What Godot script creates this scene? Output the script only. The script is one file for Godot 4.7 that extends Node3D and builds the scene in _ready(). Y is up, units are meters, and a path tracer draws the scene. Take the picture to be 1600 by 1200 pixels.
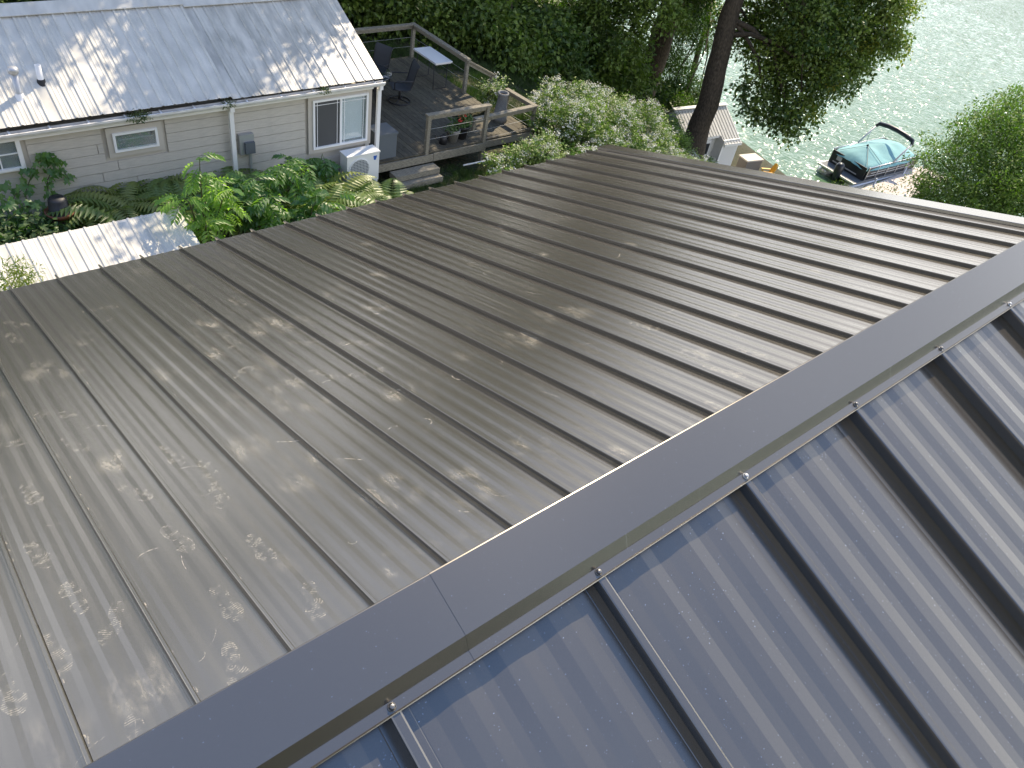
extends Node3D
# A dark standing seam roof seen from the upper roof of the same house: the neighbour's cottage, deck, trees and a lake below.

const V0 := Vector3.ZERO
const PITCH := 18.1
const SEAM := 0.4064
var rng := RandomNumberGenerator.new()
var noise := FastNoiseLite.new()
var M := {}
var used := {}
var ubox := BoxMesh.new()

# ---------------------------------------------------------------- small helpers
func mat(r: float, g: float, b: float, rough := 0.7, metal := 0.0) -> StandardMaterial3D:
	var m := StandardMaterial3D.new()
	m.albedo_color = Color(r, g, b).linear_to_srgb()
	m.roughness = rough
	m.metallic = metal
	return m

func numbered(n: String) -> String:
	if not used.has(n):
		used[n] = 0
		return n
	used[n] += 1
	return "%s_%03d" % [n, used[n]]

func tag(o: Node3D, label: String, category: String, group := "", kind := "") -> Node3D:
	if label: o.set_meta("label", label)
	if category: o.set_meta("category", category)
	if group: o.set_meta("group", group)
	if kind: o.set_meta("kind", kind)
	return o

func thing(called: String, label: String, category: String, at := V0, turn := 0.0, group := "") -> Node3D:
	var o := Node3D.new()
	o.name = numbered(called)
	add_child(o)
	o.position = at
	o.rotation.y = turn
	tag(o, label, category, group)
	return o

func part(root: Node3D, called: String, mesh: Mesh, m: Material, kind := "") -> MeshInstance3D:
	var o := MeshInstance3D.new()
	o.name = numbered(called) if root == self else called
	o.mesh = mesh
	o.material_override = m
	root.add_child(o, true)
	if kind: o.set_meta("kind", kind)
	return o

# a mesh made in world coordinates, hung under a thing that is not turned
func wpart(root: Node3D, called: String, mesh: Mesh, m: Material, kind := "") -> MeshInstance3D:
	var o := part(root, called, mesh, m, kind)
	o.position = -root.position
	return o

func bp(root: Node3D, called: String, c: Vector3, size: Vector3, m: Material, b := Basis()) -> MeshInstance3D:
	var o := part(root, called, ubox, m)
	o.transform = Transform3D(b * Basis.from_scale(size), c)
	return o

func wb(root: Node3D, called: String, c: Vector3, size: Vector3, m: Material, b := Basis()) -> MeshInstance3D:
	return bp(root, called, c - root.position, size, m, b)

# a bar of rectangular section between two points
func bar(root: Node3D, called: String, a: Vector3, b: Vector3, w: float, h: float, m: Material) -> MeshInstance3D:
	var z := (b - a).normalized()
	var x := Vector3.UP.cross(z)
	x = Vector3.RIGHT if x.length() < 0.05 else x.normalized()
	return bp(root, called, (a + b) / 2.0, Vector3(w, h, a.distance_to(b)), m, Basis(x, z.cross(x), z))

func wbar(root: Node3D, called: String, a: Vector3, b: Vector3, w: float, h: float, m: Material) -> MeshInstance3D:
	return bar(root, called, a - root.position, b - root.position, w, h, m)

func new_st(smooth := false) -> SurfaceTool:
	var s := SurfaceTool.new()
	s.begin(Mesh.PRIMITIVE_TRIANGLES)
	s.set_smooth_group(0 if smooth else -1)
	return s

func done(s: SurfaceTool) -> ArrayMesh:
	s.generate_normals()
	return s.commit()

# four corners, counter-clockwise seen from the front
func quad(s: SurfaceTool, a: Vector3, b: Vector3, c: Vector3, d: Vector3) -> void:
	for v in [a, c, b, a, d, c]:
		s.add_vertex(v)

func tri(s: SurfaceTool, a: Vector3, b: Vector3, c: Vector3) -> void:
	for v in [a, c, b]:
		s.add_vertex(v)

func box(s: SurfaceTool, c: Vector3, size: Vector3, b := Basis()) -> void:
	var p := []
	for k in 8:
		p.append(c + b * (size * 0.5 * Vector3(-1 if k & 1 == 0 else 1, -1 if k & 2 == 0 else 1, -1 if k & 4 == 0 else 1)))
	for f in [[4, 5, 7, 6], [1, 0, 2, 3], [5, 1, 3, 7], [0, 4, 6, 2], [6, 7, 3, 2], [0, 1, 5, 4]]:
		quad(s, p[f[0]], p[f[1]], p[f[2]], p[f[3]])

func tube(s: SurfaceTool, pts: Array, rad: Array, sides := 8, caps := true) -> void:
	var rings := []
	var x := Vector3.ZERO
	for i in pts.size():
		var t: Vector3 = (pts[mini(i + 1, pts.size() - 1)] - pts[maxi(i - 1, 0)]).normalized()
		if i == 0:
			x = t.cross(Vector3.RIGHT if absf(t.x) < 0.8 else Vector3.UP).normalized()
		x = (x - t * x.dot(t)).normalized()
		var y := t.cross(x)
		var ring := []
		for k in sides:
			var a := TAU * k / sides
			ring.append(pts[i] + (x * cos(a) + y * sin(a)) * rad[i])
		rings.append(ring)
	for i in pts.size() - 1:
		for k in sides:
			var n := (k + 1) % sides
			quad(s, rings[i][k], rings[i][n], rings[i + 1][n], rings[i + 1][k])
	if caps:
		for k in range(1, sides - 1):
			tri(s, rings[0][0], rings[0][k + 1], rings[0][k])
			tri(s, rings[-1][0], rings[-1][k], rings[-1][k + 1])

# profile of (radius, height), bottom to top on the outside
func lathe(s: SurfaceTool, prof: Array, sides := 16, at := V0) -> void:
	for i in prof.size() - 1:
		for k in sides:
			var a := TAU * k / sides
			var b := TAU * (k + 1) / sides
			var p: Vector2 = prof[i]
			var q: Vector2 = prof[i + 1]
			quad(s, at + Vector3(p.x * cos(b), p.y, p.x * sin(b)), at + Vector3(p.x * cos(a), p.y, p.x * sin(a)), at + Vector3(q.x * cos(a), q.y, q.x * sin(a)), at + Vector3(q.x * cos(b), q.y, q.x * sin(b)))

# sweeps a closed section (x, y along the axes ax, ay) from a to b
func sweep(s: SurfaceTool, sec: Array, a: Vector3, b: Vector3, ax: Vector3, ay: Vector3, caps := true) -> void:
	var n := sec.size()
	var flip := ax.cross(ay).dot(b - a) < 0
	for i in n:
		var p: Vector2 = sec[i]
		var q: Vector2 = sec[(i + 1) % n]
		var pa := a + ax * p.x + ay * p.y
		var qa := a + ax * q.x + ay * q.y
		if flip: quad(s, qa, pa, pa + b - a, qa + b - a)
		else: quad(s, pa, qa, qa + b - a, pa + b - a)
	if caps:
		var idx := Geometry2D.triangulate_polygon(PackedVector2Array(sec))
		for i in range(0, idx.size(), 3):
			var v := []
			for j in 3:
				v.append(ax * sec[idx[i + j]].x + ay * sec[idx[i + j]].y)
			tri(s, a + v[0], a + v[1], a + v[2])
			tri(s, b + v[0], b + v[2], b + v[1])

func tex_noise(freq: float, lo: Color, hi: Color, size := 512, oct := 4, sd := 1, mid := 0.5) -> NoiseTexture2D:
	var n := FastNoiseLite.new()
	n.noise_type = FastNoiseLite.TYPE_SIMPLEX_SMOOTH
	n.frequency = freq
	n.fractal_octaves = oct
	n.seed = sd
	var t := NoiseTexture2D.new()
	t.width = size
	t.height = size
	t.seamless = true
	t.noise = n
	var g := Gradient.new()
	g.set_color(0, lo.linear_to_srgb())
	g.set_color(1, hi.linear_to_srgb())
	g.set_offset(0, mid - 0.3)
	g.set_offset(1, mid + 0.3)
	t.color_ramp = g
	return t

func tex_bump(freq: float, size := 512, oct := 4, sd := 1, strength := 4.0) -> NoiseTexture2D:
	var n := FastNoiseLite.new()
	n.frequency = freq
	n.fractal_octaves = oct
	n.seed = sd
	var t := NoiseTexture2D.new()
	t.width = size
	t.height = size
	t.seamless = true
	t.noise = n
	t.as_normal_map = true
	t.bump_strength = strength
	return t

func tri_mat(m: StandardMaterial3D, tex: Texture2D, scale: Vector3, nrm: Texture2D = null, ns := 1.0) -> StandardMaterial3D:
	m.albedo_color = Color.WHITE
	m.albedo_texture = tex
	m.uv1_triplanar = true
	m.uv1_world_triplanar = true
	m.uv1_scale = scale
	if nrm:
		m.normal_enabled = true
		m.normal_texture = nrm
		m.normal_scale = ns
	return m

func leaf_mat(back: Color, rough := 0.5) -> StandardMaterial3D:
	var m := StandardMaterial3D.new()
	m.albedo_color = Color.WHITE
	m.vertex_color_use_as_albedo = true
	m.roughness = rough
	m.backlight_enabled = true
	m.backlight = back
	m.cull_mode = BaseMaterial3D.CULL_DISABLED
	return m

# ---------------------------------------------------------------- foliage
func leaf(s: SurfaceTool, at: Vector3, along: Vector3, up: Vector3, l: float, w: float) -> void:
	var side := along.cross(up).normalized()
	var n := side.cross(along).normalized()
	var a := at
	var b := at + along * l * 0.45 + side * w * 0.5 + n * w * 0.18
	var c := at + along * l - n * l * 0.12
	var d := at + along * l * 0.45 - side * w * 0.5 + n * w * 0.18
	var e := at + along * l * 0.5
	tri(s, a, b, e)
	tri(s, b, c, e)
	tri(s, e, c, d)
	tri(s, a, e, d)

func rnd_dir() -> Vector3:
	var z := rng.randf_range(-1, 1)
	var a := rng.randf() * TAU
	var r := sqrt(1 - z * z)
	return Vector3(r * cos(a), z, r * sin(a))

# a spray of leaves about a short twig
func clump(n: int, radius: float, l: float, w: float, sd: int) -> ArrayMesh:
	rng.seed = sd
	var s := new_st()
	for i in n:
		var p := rnd_dir() * radius * pow(rng.randf(), 0.5)
		p.y *= 0.7
		var d := (p.normalized() + rnd_dir() * 0.8 + Vector3(0, -0.25, 0)).normalized()
		var up := (Vector3.UP + rnd_dir() * 0.7).normalized()
		var k := rng.randf_range(0.7, 1.25)
		leaf(s, p, d, up, l * k, w * k)
	return done(s)

func scatter(root: Node3D, called: String, mesh: Mesh, m: Material, blobs: Array, density: float, c1: Color, c2: Color, smin := 0.7, smax := 1.3, squash := 0.75, kind := "", shell := 0.4) -> MultiMeshInstance3D:
	var tr := []
	var co := []
	for b in blobs:
		var r: float = b[3]
		var n := int(ceil(density * r * r))
		var tone := rng.randf_range(-0.18, 0.18)
		for i in n:
			var d := rnd_dir() * r * pow(rng.randf(), shell)
			d.y *= squash
			var p: Vector3 = Vector3(b[0], b[1], b[2]) + d - root.position
			var bs := Basis.from_euler(Vector3(rng.randf_range(-0.5, 0.5), rng.randf() * TAU, rng.randf_range(-0.5, 0.5))).scaled(Vector3.ONE * rng.randf_range(smin, smax))
			tr.append(Transform3D(bs, p))
			co.append(c1.lerp(c2, clampf(rng.randf() + tone, 0, 1)))
	var mm := MultiMesh.new()
	mm.transform_format = MultiMesh.TRANSFORM_3D
	mm.use_colors = true
	mm.mesh = mesh
	mm.instance_count = tr.size()
	for i in tr.size():
		mm.set_instance_transform(i, tr[i])
		mm.set_instance_color(i, co[i])
	var o := MultiMeshInstance3D.new()
	o.name = numbered(called) if root == self else called
	o.multimesh = mm
	o.material_override = m
	root.add_child(o, true)
	o.set_meta("kind", "stuff")
	return o

# a tree: trunk as a bent taper, a limb to each leafy mass, the leaves themselves
func tree(called: String, label: String, group: String, trunk: Array, rad: Array, blobs: Array, mesh: Mesh, density: float, c1: Color, c2: Color, lm: Material, limb_from := 0.55, squash := 0.75) -> Node3D:
	var o := thing(called, label, "tree", trunk[0], 0.0, group)
	var s := new_st(true)
	var pts := []
	var rr := []
	for i in trunk.size() - 1:
		for k in 4:
			var t := k / 4.0
			var p: Vector3 = trunk[i].lerp(trunk[i + 1], t)
			var wob: Vector3 = Vector3(noise.get_noise_2d(p.y * 20, 3.0 + i), 0, noise.get_noise_2d(p.y * 20, 90.0)) * 0.12 * (0 if i + k == 0 else 1)
			pts.append(p + wob - trunk[0])
			rr.append(lerpf(rad[i], rad[i + 1], t) * (1.0 + 0.07 * noise.get_noise_2d(p.y * 60, i)) * (1.35 if i + k == 0 else 1.0))
	pts.append(trunk[-1] - trunk[0])
	rr.append(rad[-1])
	tube(s, pts, rr, 12)
	part(o, "trunk", done(s), M.bark)
	var n := pts.size()
	for b in blobs:
		var c: Vector3 = Vector3(b[0], b[1], b[2]) - trunk[0]
		var i := clampi(int(n * rng.randf_range(limb_from, 0.98)), 1, n - 1)
		var a: Vector3 = pts[i]
		var l := a.distance_to(c)
		if l < 0.4: continue
		var mid := a.lerp(c, 0.5) + Vector3(rng.randf_range(-0.1, 0.1), rng.randf_range(0.05, 0.18), rng.randf_range(-0.1, 0.1)) * l
		var r0 := minf(rr[i] * 0.5, 0.03 + 0.02 * l)
		s = new_st(true)
		tube(s, [a, a.lerp(mid, 0.5) + Vector3(0, 0.04 * l, 0), mid, mid.lerp(c, 0.6), c], [r0, r0 * 0.8, r0 * 0.6, r0 * 0.4, 0.015], 6)
		part(o, "limb", done(s), M.bark)
	scatter(o, "crown", mesh, lm, blobs, density, c1, c2, 0.7, 1.3, squash)
	return o

# ---------------------------------------------------------------- ground
func ground_y(x: float, z: float) -> float:
	var k := x + 0.25 * (z + 17.0)
	var pts := [[-400, 0.0], [14, 0.0], [16, -0.25], [19, -1.1], [24, -2.9], [28, -4.8], [30.5, -6.2], [34.5, -6.6], [36.5, -7.3], [40, -8.6], [300, -9], [330, -6.5], [420, 22], [1200, 40]]
	var y := 0.0
	for i in pts.size() - 1:
		if k >= pts[i][0] and k < pts[i + 1][0]:
			y = lerpf(pts[i][1], pts[i + 1][1], (k - pts[i][0]) / (pts[i + 1][0] - pts[i][0]))
	if z < -8.0 and z > -30.0 and x < 10.0 and x > -30.0:
		y += 0.75 * smoothstep(10.0, 3.0, x) * smoothstep(-8.0, -10.0, z)
	if k > 14.5 and k < 33: y += 0.12 * noise.get_noise_2d(x * 30, z * 30)
	elif k <= 14.5: y += 0.03 * noise.get_noise_2d(x * 30, z * 30)
	return y

func grid_mesh(xs: Array, zs: Array, f: Callable, uv_scale := 1.0) -> ArrayMesh:
	var nx := xs.size()
	var nz := zs.size()
	var v := PackedVector3Array()
	var nn := PackedVector3Array()
	var uv := PackedVector2Array()
	var idx := PackedInt32Array()
	var h := PackedFloat32Array()
	for j in nz:
		for i in nx:
			h.append(f.call(xs[i], zs[j]))
	for j in nz:
		for i in nx:
			v.append(Vector3(xs[i], h[j * nx + i], zs[j]))
			uv.append(Vector2(xs[i], zs[j]) * uv_scale)
			var i0 := maxi(i - 1, 0)
			var i1 := mini(i + 1, nx - 1)
			var j0 := maxi(j - 1, 0)
			var j1 := mini(j + 1, nz - 1)
			var dx: float = (h[j * nx + i1] - h[j * nx + i0]) / (xs[i1] - xs[i0])
			var dz: float = (h[j1 * nx + i] - h[j0 * nx + i]) / (zs[j1] - zs[j0])
			nn.append(Vector3(-dx, 1, -dz).normalized())
	for j in nz - 1:
		for i in nx - 1:
			var a := j * nx + i
			idx.append_array([a, a + 1, a + nx, a + 1, a + nx + 1, a + nx])
	var arr := []
	arr.resize(Mesh.ARRAY_MAX)
	arr[Mesh.ARRAY_VERTEX] = v
	arr[Mesh.ARRAY_NORMAL] = nn
	arr[Mesh.ARRAY_TEX_UV] = uv
	arr[Mesh.ARRAY_INDEX] = idx
	var m := ArrayMesh.new()
	m.add_surface_from_arrays(Mesh.PRIMITIVE_TRIANGLES, arr)
	return m

func steps(a: float, b: float, d: float) -> Array:
	var r := []
	var n := int(ceil((b - a) / d))
	for i in n + 1:
		r.append(a + (b - a) * i / n)
	return r

func wave(x: float, z: float) -> float:
	# crests lie along the shore; small chop over a longer ripple
	var u := x + 0.18 * z
	var w := z - 0.18 * x
	return -7.0 + 0.030 * noise.get_noise_2d(u * 75, w * 26) + 0.015 * noise.get_noise_2d(u * 190 + 500, w * 75) + 0.02 * noise.get_noise_2d(u * 22 + 90, w * 9)

# ---------------------------------------------------------------- the two dark roofs
# frame of a roof plane: x along the ridge, y out of the roof, z down the near slope and up the far one
func roof_frame(near: bool) -> Transform3D:
	var c := cos(deg_to_rad(PITCH))
	var s := sin(deg_to_rad(PITCH))
	var n: Vector3 = Vector3(0, c, s if near else -s)
	return Transform3D(Basis(Vector3.RIGHT, n, Vector3.RIGHT.cross(n)), Vector3(0, 9.5, 0) - n * (1.19 if near else 2.548))

const SECTION := [[0.011, 0.0], [0.026, 0.0], [0.0275, -0.0004], [0.029, 0.0], [0.055, 0.0], [0.083, 0.0025], [0.111, 0.0025], [0.139, 0.0], [0.161, 0.0], [0.189, 0.0025], [0.217, 0.0025], [0.245, 0.0], [0.267, 0.0], [0.295, 0.0025], [0.323, 0.0025], [0.351, 0.0], [0.382, 0.0], [0.3835, -0.0003], [0.385, 0.0], [0.4034, 0.0]]

func pan_mesh(x0: float, s0: float, s1: float, uv0: Vector2, uvs: Vector2, sd: float, sg: float) -> ArrayMesh:
	var v := PackedVector3Array()
	var nn := PackedVector3Array()
	var uv := PackedVector2Array()
	var idx := PackedInt32Array()
	var ns := int((s1 - s0) / 0.14)
	for k in SECTION.size() - 1:
		var a: Array = SECTION[k]
		var b: Array = SECTION[k + 1]
		var tilt: float = (b[1] - a[1]) / (b[0] - a[0])
		var base := v.size()
		for i in ns + 1:
			var s := s0 + (s1 - s0) * i / ns
			for e in [a, b]:
				var x: float = x0 + e[0]
				var h: float = e[1] + 0.0011 * noise.get_noise_3d(x * 130, s * 26, sd)
				var hs := 0.0011 * (noise.get_noise_3d(x * 130, (s + 0.05) * 26, sd) - noise.get_noise_3d(x * 130, (s - 0.05) * 26, sd)) / 0.1
				var hx := 0.0011 * (noise.get_noise_3d((x + 0.03) * 130, s * 26, sd) - noise.get_noise_3d((x - 0.03) * 130, s * 26, sd)) / 0.06
				v.append(Vector3(x, h, sg * s))
				nn.append(Vector3(-tilt - hx, 1, -hs * sg).normalized())
				uv.append((Vector2(x, s) - uv0) / uvs)
		for i in ns:
			var q := base + i * 2
			idx.append_array([q, q + 1, q + 2, q + 1, q + 3, q + 2] if sg > 0 else [q, q + 2, q + 1, q + 1, q + 2, q + 3])
	var arr := []
	arr.resize(Mesh.ARRAY_MAX)
	arr[Mesh.ARRAY_VERTEX] = v
	arr[Mesh.ARRAY_NORMAL] = nn
	arr[Mesh.ARRAY_TEX_UV] = uv
	arr[Mesh.ARRAY_INDEX] = idx
	var m := ArrayMesh.new()
	m.add_surface_from_arrays(Mesh.PRIMITIVE_TRIANGLES, arr)
	return m

const RIB := [Vector2(-0.004, -0.001), Vector2(0.009, -0.001), Vector2(0.004, 0.003), Vector2(0.0045, 0.025), Vector2(0.0065, 0.026), Vector2(0.0060, 0.0325), Vector2(0.003, 0.034), Vector2(-0.0085, 0.034), Vector2(-0.0108, 0.0325), Vector2(-0.0112, 0.028), Vector2(-0.0095, 0.0275)]

func seam_mesh(s0: float, s1: float) -> ArrayMesh:
	var s := new_st()
	sweep(s, RIB, Vector3(0, 0, s0), Vector3(0, 0, s1), Vector3.RIGHT, Vector3.UP)
	return done(s)

# ---- dust on the lower roof: shoe prints, scuffs and flecks, as a mask of how much dust lies there
class Dust:
	var w: int
	var h: int
	var o: Vector2
	var size: Vector2
	var a: PackedByteArray
	var c: PackedByteArray
	var n: FastNoiseLite
	func put(x: int, y: int, k: float) -> void:
		if x < 0 or y < 0 or x >= w or y >= h: return
		var i := y * w + x
		var b := int(clampf(k, 0, 1) * 255)
		a[i] = maxi(a[i], b)
		c[i] = mini(c[i], 255 - b)
	func half(u: float) -> float:
		if u < -0.5 or u > 0.5: return 0.0
		var e := sqrt(maxf(0.0, 1.0 - pow(absf(u) / 0.5, 5.0)))
		return e * (0.036 if u < -0.2 else lerpf(0.036, 0.028, (u + 0.2) / 0.15) if u < -0.05 else lerpf(0.028, 0.050, (u + 0.05) / 0.25) if u < 0.2 else lerpf(0.050, 0.036, (u - 0.2) / 0.3))
	func foot(c: Vector2, ang: float, len: float, k: float, sd: float) -> void:
		var ppx := w / size.x
		var ppy := h / size.y
		var r := len * 0.6
		var kind := int(sd) % 3
		for y in range(int((c.y - r - o.y) * ppy), int((c.y + r - o.y) * ppy)):
			for x in range(int((c.x - r - o.x) * ppx), int((c.x + r - o.x) * ppx)):
				var d: Vector2 = Vector2(x / ppx, y / ppy) + o - c
				var u := (d.x * sin(ang) + d.y * cos(ang)) / len
				var v := d.x * cos(ang) - d.y * sin(ang)
				var hw := half(u)
				if hw <= 0.0 or absf(v) > hw: continue
				var edge := smoothstep(0.75, 0.95, absf(v) / hw) + smoothstep(0.44, 0.48, absf(u))
				var t := 0.0
				if kind == 0: t = sin(u * len * TAU / 0.013 + absf(v) * 120.0)
				elif kind == 1: t = sin(u * len * TAU / 0.011 + v * 90.0)
				else: t = sin(Vector2(u * len, v - 0.01).length() * TAU / 0.012)
				if u > -0.13 and u < -0.04: t *= 0.3
				var q := n.get_noise_3d(d.x * 900, d.y * 900, sd * 7.0)
				var q2 := n.get_noise_3d(d.x * 3500, d.y * 3500, sd)
				var f := smoothstep(-0.25, 0.35, q) * (0.65 + 0.7 * q2)
				put(x, y, 0.75 * k * f * (0.16 + 0.70 * smoothstep(0.1, 0.85, t) + 0.22 * edge))
	func stroke(p: Vector2, dir: float, len: float, bend: float, wd: float, k: float, sd: float) -> void:
		var steps := int(len * 420)
		var q := p
		for i in steps:
			var t := i / float(steps)
			dir += bend / steps
			q += Vector2(cos(dir), sin(dir)) * len / steps
			var f := k * smoothstep(0.0, 0.15, t) * smoothstep(1.0, 0.7, t) * (0.55 + 0.8 * n.get_noise_2d(q.x * 1500 + sd * 50, q.y * 1500))
			var x := int((q.x - o.x) * w / size.x)
			var y := int((q.y - o.y) * h / size.y)
			var rx := int(wd * w / size.x)
			var ry := int(wd * h / size.y)
			for yy in range(-ry, ry + 1):
				for xx in range(-rx, rx + 1):
					put(x + xx, y + yy, f * (1.0 if rx == 0 else clampf(1.0 - Vector2(xx, yy).length() / (rx + 1.0), 0, 1)))
	func smudge(c: Vector2, r: float, k: float, sd: float) -> void:
		var ppx := w / size.x
		var ppy := h / size.y
		for y in range(int((c.y - r - o.y) * ppy), int((c.y + r - o.y) * ppy)):
			for x in range(int((c.x - r - o.x) * ppx), int((c.x + r - o.x) * ppx)):
				var d := (Vector2(x / ppx, y / ppy) + o - c) / r
				var e := 1.0 - d.length()
				if e <= 0: continue
				var q := n.get_noise_3d(d.x * r * 420, d.y * r * 150, sd * 9.0) + 0.45 * n.get_noise_3d(d.x * r * 2600, d.y * r * 900, sd)
				put(x, y, k * smoothstep(0.0, 0.7, e) * smoothstep(-0.25, 0.8, q))

func dust_mask(o: Vector2, size: Vector2, w: int, h: int, prints: Array, n_prints: int, n_strokes: int, n_smudge: int, sd: int, haze: float) -> Array:
	var d := Dust.new()
	d.w = w
	d.h = h
	d.o = o
	d.size = size
	d.n = FastNoiseLite.new()
	d.n.frequency = 0.02
	d.n.fractal_octaves = 3
	var base := FastNoiseLite.new()
	base.frequency = 0.004
	base.fractal_octaves = 5
	base.seed = sd
	var im := base.get_image(w, h)
	im.convert(Image.FORMAT_L8)
	im.adjust_bcs(haze, 1.3, 1.0)
	d.a = im.get_data()
	d.c.resize(w * h)
	d.c.fill(255)
	rng.seed = sd
	for p in prints:
		if p[0] > o.x - 0.2 and p[0] < o.x + size.x + 0.2:
			d.foot(Vector2(p[0], p[1] + 0.15 * cos(p[2])), p[2], rng.randf_range(0.29, 0.32), rng.randf_range(0.75, 1.0), rng.randi() % 1000)
	for i in n_prints:
		# most of the walking was done at the left, near the eave and up the middle
		var x := o.x + size.x * pow(rng.randf(), 1.25)
		var s := o.y + size.y * rng.randf_range(0.02, 0.98)
		d.foot(Vector2(x, s), rng.randfn(0.0, 0.6) + (PI if rng.randf() < 0.7 else 0.0), 0.3, rng.randf_range(0.12, 0.45), rng.randi() % 1000)
	for i in n_smudge:
		d.smudge(Vector2(o.x + size.x * pow(rng.randf(), 1.2), o.y + size.y * rng.randf()), rng.randf_range(0.08, 0.30), rng.randf_range(0.12, 0.5), rng.randi() % 1000)
	for i in n_strokes:
		d.stroke(Vector2(o.x + size.x * pow(rng.randf(), 1.2), o.y + size.y * rng.randf()), rng.randf() * TAU, rng.randf_range(0.04, 0.22), rng.randfn(0.0, 1.6), 0.0015 if rng.randf() < 0.7 else 0.005, rng.randf_range(0.3, 0.95), i)
	# flecks caught along the right foot of each seam
	for k in range(-4, 22):
		for i in 60:
			var x := -0.07 + k * SEAM + rng.randf_range(0.012, 0.02)
			var s := o.y + size.y * rng.randf()
			if x < o.x or x > o.x + size.x: continue
			if noise.get_noise_2d(s * 60, k * 40) < 0.05 + x * 0.03: continue
			d.stroke(Vector2(x, s), PI / 2 + rng.randfn(0, 0.08), rng.randf_range(0.02, 0.07), 0.0, 0.003, rng.randf_range(0.4, 1.0), i)
	return [ImageTexture.create_from_image(Image.create_from_data(w, h, false, Image.FORMAT_L8, d.a)), ImageTexture.create_from_image(Image.create_from_data(w, h, false, Image.FORMAT_L8, d.c))]

func speck_mask(sd: int, n: int) -> ImageTexture:
	var im := Image.create(1024, 1024, false, Image.FORMAT_L8)
	im.fill(Color.BLACK)
	rng.seed = sd
	for i in n:
		var x := rng.randi() % 1022
		var y := rng.randi() % 1022
		var k := pow(rng.randf(), 2.5)
		im.set_pixel(x, y, Color(k, k, k))
		if rng.randf() < 0.35: im.set_pixel(x + 1, y, Color(k, k, k))
		if rng.randf() < 0.3: im.set_pixel(x, y + 1, Color(k, k, k) * 0.8)
	return ImageTexture.create_from_image(im)

func flat_tex(c: Color) -> ImageTexture:
	var im := Image.create(8, 8, false, Image.FORMAT_RGBA8)
	im.fill(c.linear_to_srgb())
	return ImageTexture.create_from_image(im)

func metal_roof(mask: Texture2D, dust: Color, clean: Texture2D = null) -> StandardMaterial3D:
	var m := mat(METAL.r, METAL.g, METAL.b, METAL_ROUGH)
	m.metallic_specular = METAL_SPEC
	m.metallic = 0.88
	if clean: m.metallic_texture = clean
	if mask:
		m.detail_enabled = true
		m.detail_albedo = flat_tex(dust)
		m.detail_mask = mask
		m.detail_blend_mode = BaseMaterial3D.BLEND_MODE_MIX
	return m

const METAL := Color(0.212, 0.196, 0.170)
const METAL_ROUGH := 0.25
const METAL_SPEC := 0.6

# ---------------------------------------------------------------- scene
func _ready() -> void:
	rng.seed = 7
	noise.seed = 11
	noise.frequency = 0.02
	noise.fractal_octaves = 3
	var cam := Camera3D.new()
	cam.name = "camera"
	cam.transform = Transform3D(Basis(Vector3(0.76872, 0.15575, 0.62034), Vector3(0.33148, 0.73246, -0.59467), Vector3(-0.54699, 0.66276, 0.51142)).orthonormalized(), Vector3(0, 9.5, 0))
	cam.fov = 51.97
	cam.near = 0.05
	cam.far = 3000.0
	add_child(cam)
	var env := Environment.new()
	env.background_mode = Environment.BG_SKY
	var sm := ProceduralSkyMaterial.new()
	sm.sky_top_color = Color(0.095, 0.18, 0.40).linear_to_srgb()
	sm.sky_horizon_color = Color(1.78, 1.81, 1.80).linear_to_srgb()
	sm.sky_curve = 0.235
	sm.ground_bottom_color = Color(0.05, 0.06, 0.04).linear_to_srgb()
	sm.ground_horizon_color = Color(0.3, 0.33, 0.3).linear_to_srgb()
	sm.sky_energy_multiplier = 1.15
	sm.sky_cover = sky_clouds()
	sm.sky_cover_modulate = Color(1, 1, 1, 1)
	var sky := Sky.new()
	sky.sky_material = sm
	env.sky = sky
	env.tonemap_mode = Environment.TONE_MAPPER_LINEAR
	env.tonemap_exposure = 1.58
	env.sdfgi_enabled = true
	env.ssao_enabled = true
	env.ssil_enabled = true
	var we := WorldEnvironment.new()
	we.name = "environment"
	we.environment = env
	add_child(we)
	var sun := DirectionalLight3D.new()
	sun.name = "sun"
	sun.light_energy = 1.6
	sun.light_color = Color(1.0, 0.93, 0.82)
	sun.light_angular_distance = 0.5
	sun.shadow_enabled = true
	add_child(sun)
	sun.look_at_from_position(V0, -Vector3(0.83, 1.0, -0.44), Vector3.UP)

	materials()
	setting()
	dark_house()
	cottage()
	lean_to()
	deck()
	deck_things()
	shore()
	trees()
	plants()

func sky_clouds() -> ImageTexture:
	# thin high haze with a few soft clouds, brighter where it is thick
	var n := FastNoiseLite.new()
	n.seed = 4
	n.frequency = 1.6
	n.fractal_octaves = 5
	var im := Image.create(512, 256, false, Image.FORMAT_RGBA8)
	for y in 256:
		var e := PI / 2 - PI * (y + 0.5) / 256
		for x in 512:
			var a := TAU * x / 512.0
			var d: Vector3 = Vector3(cos(e) * cos(a), sin(e) * 2.2, cos(e) * sin(a))
			var k := smoothstep(0.02, 0.5, n.get_noise_3dv(d)) * smoothstep(-0.02, 0.1, e)
			im.set_pixel(x, y, Color(0.85, 0.87, 0.9, k * 0.4))
	return ImageTexture.create_from_image(im)

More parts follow.
